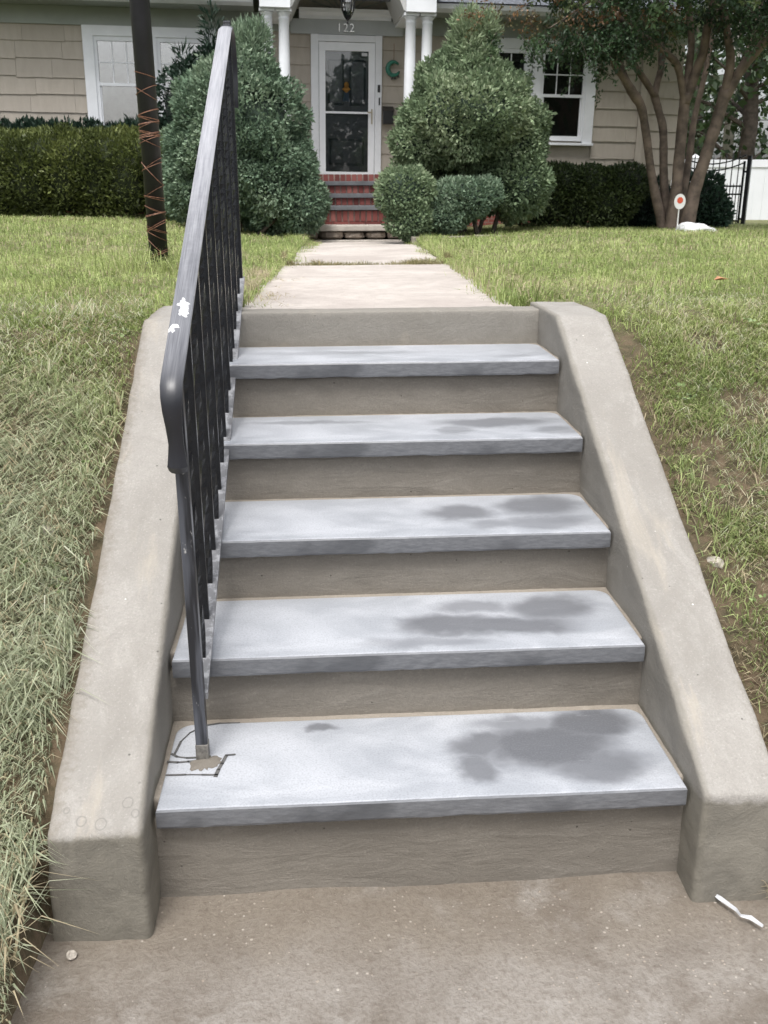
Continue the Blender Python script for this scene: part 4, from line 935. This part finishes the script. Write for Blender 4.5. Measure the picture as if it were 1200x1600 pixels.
# garden edging blocks under the right shrubs
ge = empty('garden_edging', (.85, 9.35, 1.0)); tag(ge, 'low row of weathered edging blocks under the right evergreens', 'edging')
random.seed(4); x = .0; ex = [(0.0, .0), (.35, .10), (.75, .16), (1.12, .2), (1.5, .25), (1.85, .32)]
for (x, yy) in ex:
    b = MB().box(x, x + .33, yy, yy + .16, -.05, .05 + random.uniform(-.012, .012)).build('edging_block', M['edging'], ge, bevel=.012)
for (x, yy) in ((.02, .2), (.04, .42), (.06, .64)): MB().box(x, x + .15, yy - .03, yy + .17, -.05, .055).build('edging_block', M['edging'], ge, bevel=.012)

# ------------------------------------------------------------------ trees beyond the fence
def far_tree(name, label, base, h, crown_r, n, seed, cols, group='trees beyond the white fence'):
    t = empty(name, base); tag(t, label, 'tree', group); g = np.random.default_rng(seed)
    MB().tube([(0, 0, 0), (.1, 0, h * .3), (-.05, .1, h * .6), (.1, 0, h * .92)], [h * .03, h * .024, h * .016, .02], 8).build('trunk', M['barkdark'], t, smooth=True)
    bb = MB(); P = []
    for j in range(26):
        a = g.uniform(0, 2 * PI); z0 = h * g.uniform(.12, .8); z1 = z0 + h * g.uniform(.02, .16); rr = crown_r * (1 - .55 * abs(z1 / h - .45)) * g.uniform(.6, 1)
        bb.tube([(0, 0, z0), (rr * .5 * math.cos(a), rr * .5 * math.sin(a), (z0 + z1) / 2 + .1), (rr * math.cos(a), rr * math.sin(a), z1)], [h * .008, h * .005, .01], 5, False)
        for s in range(14): P.append((rr * (.3 + .7 * s / 13) * math.cos(a), rr * (.3 + .7 * s / 13) * math.sin(a), z0 + (z1 - z0) * s / 13))
    bb.build('branches', M['barkdark'], t)
    P = np.array(P); q = P[g.integers(0, len(P), n)] + g.normal(size=(n, 3)) * crown_r * .13; cols = np.array(cols); c_ = cols[g.integers(0, len(cols), n)] * (1 + g.normal(size=(n, 1)) * .2)
    leaves('crown', q, norm(g.normal(size=(n, 3))), .22 * (.6 + .7 * g.random(n)), .075 * (.7 + .6 * g.random(n)), np.clip(c_, .005, 1), M['leaf'], t, .2)
FT = [(.03, .055, .025), (.045, .08, .032), (.06, .10, .04)]
FG = [(.06, .085, .05), (.085, .11, .065), (.11, .13, .08)]
far_tree('maple_tree', 'dark leafy tree behind the fence at the right edge', (14.6, 25, .6), 9, 3.6, 4200, 31, FT)
far_tree('maple_tree', 'pale hazy tree behind the fence seen between the trunks', (10.0, 30, .6), 9, 3.2, 1800, 32, FG)
far_tree('maple_tree', 'dark tree behind the fence beside the utility pole', (10.2, 22.5, .6), 8, 2.4, 1700, 33, FT)
far_tree('maple_tree', 'tall tree behind the fence near the house corner', (8.3, 24, .6), 9, 2.4, 1500, 34, FG)
far_tree('maple_tree', 'dense tree far behind the iron gate', (12.8, 33, .6), 11, 4.2, 2600, 35, FT)
up_ = empty('utility_pole', (11.3, 26, .6)); tag(up_, 'grey wooden utility pole beyond the white fence', 'pole')
MB().tube([(0, 0, 0), (-.25, 0, 8.5)], [.16, .12], 10).build('pole', M['pole'], up_, smooth=True); MB().box(-1.1, .7, -.06, .06, 7.6, 7.75).build('crossarm', M['pole'], up_)
for z0 in (2.05, 2.75): MB().tube([(x, 0, z0 - .06 * math.cos(x * .3)) for x in np.linspace(-14, 22, 20)], .012, 4, False).build('cable', M['black'], up_)
# leafy skyline on the other side of the street, behind the viewer: seen only in the glass
g = np.random.default_rng(90); q = []
for (x, yy, h, rr, n) in ((7, -30, 9, 4.5, 7000), (14, -33, 10, 5, 7000), (-16, -34, 8, 3.6, 4500), (22, -34, 11, 6, 7000), (-26, -38, 9, 5, 4000), (1.5, -36, 7, 3.0, 3500)):
    d = norm(g.normal(size=(n, 3))) * (g.random((n, 1)) ** .4); c_ = vnoise(d * 2 + x, 1.6); d = d[c_ > .40]; q.append(np.array([x, yy, h * .55]) + d * np.array([rr, rr * .6, h * .5]))
P = np.concatenate(q); n = len(P); c_ = np.array(FT)[g.integers(0, 3, n)]
o = leaves('treeline', P, norm(g.normal(size=(n, 3))), .5 * (.6 + .7 * g.random(n)), .16 * (.7 + .6 * g.random(n)), c_, M['leaf'], None, .2); tag(o, 'leafy trees across the street reflected in the door glass', 'treeline', kind='stuff')

# ------------------------------------------------------------------ litter and stones by the steps
t = empty('paper_scrap', (.70, -.13, .008)); tag(t, 'twisted white paper scrap on the ground at the foot of the right side wall', 'paper')
pts = [(-.030, .062), (-.020, .046), (.002, .006), (.004, -.012), (.024, -.020), (.04, -.048)]; wd = [.0015, .0045, .0025, .0010, .0045, .0018]
V = []
for (x, yy), a in zip(pts, wd): V += [(x - a, yy - a * .5, .006), (x + a * .3, yy + a * .3, .012 + a * .4), (x + a, yy + a * .7, .005)]
MB().add(V, [(i * 3 + j, i * 3 + j + 1, i * 3 + j + 4, i * 3 + j + 3) for i in range(5) for j in range(2)]).build('strip', M['paper'], t)
def rock(name, loc, r_, label, mat, parts='stone_body', cat='stone', sq=(1, 1, .6), group=None):
    t = bpy.data.meshes.new(name); bm = bmesh.new(); bmesh.ops.create_icosphere(bm, subdivisions=2, radius=r_)
    for v in bm.verts: v.co = Vector((v.co.x * sq[0], v.co.y * sq[1], v.co.z * sq[2])) * random.uniform(.8, 1.15)
    bm.to_mesh(t); bm.free(); t.materials.append(mat); o = link(bpy.data.objects.new(name, t)); o.location = loc; o.rotation_euler = (random.random(), random.random(), random.random() * 6); tag(o, label, cat, group); return o
random.seed(31)
rock('stone_chip', (-.785, -.150, .010), .011, 'pale stone chip on the ground by the left side wall corner', M['pebble'])
rock('stone_chip', (.875, .60, .575), .028, 'pale stone lying in the soil beside the right side wall', M['pebble'], sq=(.7, 1.2, .8))
rock('stone_chip', (-.985, .72, .68), .022, 'grey stone chip in the grass beside the left side wall', M['pebble'])
t = empty('dead_leaf', (1.69, 2.70, 1.16)); tag(t, 'orange fallen leaf on the right lawn', 'leaf')
MB().add([(-.035, 0, 0), (-.01, -.022, .012), (.038, 0, .004), (-.01, .022, .016), (0, 0, .0)], [(0, 1, 4), (1, 2, 4), (2, 3, 4), (3, 0, 4)]).build('blade', M['leafdead'], t)

# ------------------------------------------------------------------ grass
def grass(name, label, n, xr, yr, Lr, Wr, cols, flow=(0, 0), lean=(.3, .9), zoff=0., seed=1, mask=None, straw=.10, cols2=None, yb=(.4, 1.6), shrink=1.):
    g = np.random.default_rng(seed); x = g.uniform(*xr, n); yy = g.uniform(*yr, n)
    d = yy + 1.85; ok = (x > -.25 - .46 * d - .8) & (x < -.1 + .55 * d + .8)      # the yard in view and a good step round it
    if mask is not None: ok &= mask(x, yy, g)
    x, yy = x[ok], yy[ok]; n = len(x); P = np.c_[x, yy, ground(x, yy) - .005 + zoff]
    cl = vnoise(np.c_[x, yy, 0 * x], 9.); big = vnoise(np.c_[x, yy, 0 * x + 7], 1.7); mid = vnoise(np.c_[x, yy, 0 * x + 3], 3.7)
    L = g.uniform(*Lr, n) * (.55 + .9 * cl); W = Wr[0] + (Wr[1] - Wr[0]) * g.random(n) ** 1.8; L = L * (1 + (shrink - 1) * np.clip((yy - yb[0]) / (yb[1] - yb[0]), 0, 1))
    a = g.uniform(0, 2 * PI, n) + 0; dv = np.c_[np.cos(a), np.sin(a), 0 * a] + np.array([flow[0], flow[1], 0]) + np.c_[(mid - .5) * 1.6, (cl - .5) * 1.6, 0 * a]
    dv = norm(dv); le = g.uniform(*lean, n)[:, None]; side = np.c_[-dv[:, 1], dv[:, 0], 0 * a]
    tw = g.normal(size=(n, 1)) * .35; side = norm(side + np.c_[0 * a, 0 * a, tw[:, 0]])
    u = np.array([0, 0, 1.]); Lc = L[:, None]; Wc = W[:, None]
    p1 = P + dv * Lc * le * .38 + u * Lc * (.62 - .22 * le); p2 = P + dv * Lc * le * .95 + u * Lc * np.maximum(.08, .98 - .80 * le)
    V = np.stack([P - side * Wc, P + side * Wc, p1 - side * Wc * .8, p1 + side * Wc * .8, p2], 1).reshape(-1, 3)
    b = (np.arange(n) * 5)[:, None]; T = np.concatenate([b + np.array([[0, 1, 3]]), b + np.array([[0, 3, 2]]), b + np.array([[2, 3, 4]])], 1).reshape(-1, 3)
    cols = np.array(cols); t = np.clip(big * .75 + g.normal(size=n) * .25, 0, .999) * (len(cols) - 1); i0 = t.astype(int); fr = (t - i0)[:, None]
    C_ = (cols[i0] * (1 - fr) + cols[np.minimum(i0 + 1, len(cols) - 1)] * fr) * (1 + g.normal(size=(n, 1)) * .16)
    if cols2 is not None:
        c2 = np.array(cols2); C2 = (c2[i0] * (1 - fr) + c2[np.minimum(i0 + 1, len(c2) - 1)] * fr) * (1 + g.normal(size=(n, 1)) * .16); q = np.clip((yy - yb[0]) / (yb[1] - yb[0]) + (mid - .5) * .6, 0, 1)[:, None]; C_ = C_ * (1 - q) + C2 * q
    st_ = g.random(n) < straw + .22 * (mid > .62); C_[st_] = np.array([.42, .36, .24]) * (1 + g.normal(size=(st_.sum(), 1)) * .2)
    o = np_mesh(name, V, T, np.clip(np.repeat(C_, 5, 0), .01, 1), M['grass']); tag(o, label, 'grass', kind='stuff'); return o
def offpath(x, yy, ov=.04):
    return (x < -.56 + .023 * (yy - 2) + ov) | (x > .55 + .058 * (yy - 2) - ov)
GL1 = [(0.317, 0.356, 0.235), (0.409, 0.447, 0.303), (0.502, 0.525, 0.387), (0.581, 0.583, 0.470)]
GL2 = [(0.232, 0.298, 0.098), (0.305, 0.378, 0.129), (0.397, 0.459, 0.178), (0.488, 0.515, 0.259)]
GR1 = [(0.208, 0.273, 0.106), (0.299, 0.358, 0.144), (0.390, 0.442, 0.194), (0.520, 0.533, 0.312)]
bm1 = lambda x, y_, g: g.random(len(x)) < .35 + 1.2 * vnoise(np.c_[x, y_, 0 * x + 5], 4)
bm2 = lambda x, y_, g: (g.random(len(x)) < np.clip((vnoise(np.c_[x, y_, 0 * x + 9], 6) - .25) * 2.6, .07, 1)) & (g.random(len(x)) < np.clip((x - .81) / .17, .06, 1))
grass('bank_grass', 'pale tangled grass on the left bank beside the steps', 80000, (-2.4, -.85), (-.72, 1.9), (.05, .14), (.0009, .0030), GL1, (-.45, -.8), (.55, 1.12), seed=2, mask=bm1, cols2=GL2, yb=(.5, 1.7), shrink=.5)
grass('bank_grass', 'short clumpy grass and soil on the right bank beside the steps', 130000, (.81, 2.6), (-.02, 1.9), (.03, .085), (.0008, .0023), GR1, (.1, -.5), (.4, 1.1), seed=3, mask=bm2, cols2=GL2, yb=(.8, 1.8), shrink=.75)
CLIP = [(0.515, 0.524, 0.381), (0.448, 0.479, 0.314), (0.560, 0.524, 0.370), (0.403, 0.388, 0.246)]
grass('grass_clippings', 'dry mown clippings matted on the left bank', 26000, (-2.4, -.86), (-.7, 2.3), (.03, .09), (.0007, .0018), CLIP, (0, -.3), (1.05, 1.2), zoff=.035, seed=22, straw=.25, mask=lambda x, y_, g: g.random(len(x)) < np.clip((2.3 - y_) / 1.7, 0, 1))
grass('grass_clippings', 'dry mown clippings scattered on the right bank', 26000, (.90, 2.8), (.0, 2.4), (.025, .07), (.0006, .0016), CLIP, (0, -.3), (1.05, 1.2), zoff=.022, seed=23, straw=.35, mask=lambda x, y_, g: g.random(len(x)) < np.clip((x - .82) / .3, .1, 1) * np.clip((2.4 - y_) / 1.8, 0, 1))
g = np.random.default_rng(51); n = 1500; x = np.where(g.random(n) < .5, g.uniform(-2.2, -.88, n), g.uniform(.92, 2.4, n)); yy = g.uniform(0, 1.6, n); ok = vnoise(np.c_[x, yy, 0 * x + 4], 5) > .58; x = x[ok]; yy = yy[ok]; n = len(x)
P = np.c_[x, yy, ground(x, yy) + .025 + .02 * g.random(n)]; P = np.repeat(P, 3, 0); aa = np.tile(np.array([0, 2.1, 4.2]), n) + np.repeat(g.uniform(0, 6, n), 3)
o = leaves('clover', P, norm(np.c_[np.cos(aa), np.sin(aa), .35 + 0 * aa]), g.uniform(.010, .022, 3 * n), g.uniform(.004, .009, 3 * n), np.array([.21, .28, .12]) * (1 + g.normal(size=(3 * n, 1)) * .25), M['leaf'], None, .15); tag(o, 'clover and small broad weeds among the bank grass', 'weeds', kind='stuff')
grass('lawn_grass', 'mown green lawn either side of the garden path', 150000, (-4.2, 4.6), (1.6, 5.6), (.03, .075), (.0012, .0026), GL2, (.1, -.25), (.3, .95), seed=4, mask=lambda x, y_, g: offpath(x, y_, .03) & ((np.abs(x) > .84) | (y_ > 1.99)))
grass('lawn_grass', 'far lawn running up to the hedges', 190000, (-9, 9.5), (5.6, 13.0), (.035, .08), (.002, .0042), GL2, (.1, -.1), (.25, .9), seed=5, mask=lambda x, y_, g: offpath(x, y_, .05) & ~((y_ > 10.4) & (x > -.8) & (x < 1.4)) & (y_ < 11.9 + (x > 4.8) * 3))
# longer uncut fringe along the walk and in its joints
def fringe(x, yy, g):
    xl = -.56 + .023 * (yy - 2); xr_ = .55 + .058 * (yy - 2)
    return (np.abs(x - xl + .04) < .04 + .24 * vnoise(np.c_[x, yy, 0 * x], 3)) | (np.abs(x - xr_ - .04) < .04 + .24 * vnoise(np.c_[x, yy, 0 * x + 2], 3))
grass('path_fringe', 'longer unmown grass fringing the garden path', 90000, (-1.0, 1.5), (2.0, 10.3), (.06, .13), (.0014, .0028), GL2, (0, -.2), (.25, .95), seed=6, mask=fringe)
grass('joint_grass', 'dry grass tufts growing in the path joints', 9000, (-.5, 1.0), (4.95, 5.12), (.04, .085), (.001, .002), [(.24, .22, .10), (.30, .26, .14), (.18, .2, .07)], (0, -.2), (.3, 1), zoff=.05, seed=7, mask=lambda x, y_, g: (x > -.47) & (x < .72) & (g.random(len(x)) < vnoise(np.c_[x, y_, 0 * x], 9)))
grass('post_tuft', 'tall uncut grass around the foot of the lamp post', 3800, (-1.55, -.80), (3.6, 4.75), (.10, .22), (.0012, .0026), GL2, (.1, -.3), (.3, 1.0), seed=8, mask=lambda x, y_, g: g.random(len(x)) < np.exp(-((x + 1.1) ** 2 + (y_ - 4.15) ** 2) / .12))
grass('straw_patch', 'dry pale straw left on the near left edge of the path', 5200, (-.85, -.30), (2.05, 3.6), (.03, .08), (.001, .002), [(.45, .40, .27), (.40, .34, .21), (.52, .47, .34)], (.3, -.2), (.9, 1.1), zoff=.05, seed=17, straw=.5, mask=lambda x, y_, g: g.random(len(x)) < np.clip(1.2 - np.abs(x + .56) / .2, 0, 1) * vnoise(np.c_[x, y_, 0 * x], 4) * 1.3)
grass('dead_grass', 'dead grass litter on the soil at the foot of the right side wall', 2600, (.78, 1.3), (-.2, .35), (.03, .09), (.0008, .0018), [(.30, .25, .17), (.20, .16, .10), (.38, .33, .24)], (-.2, -.5), (.9, 1.1), seed=18, straw=.5, mask=lambda x, y_, g: (x > .80) & (g.random(len(x)) < .8))
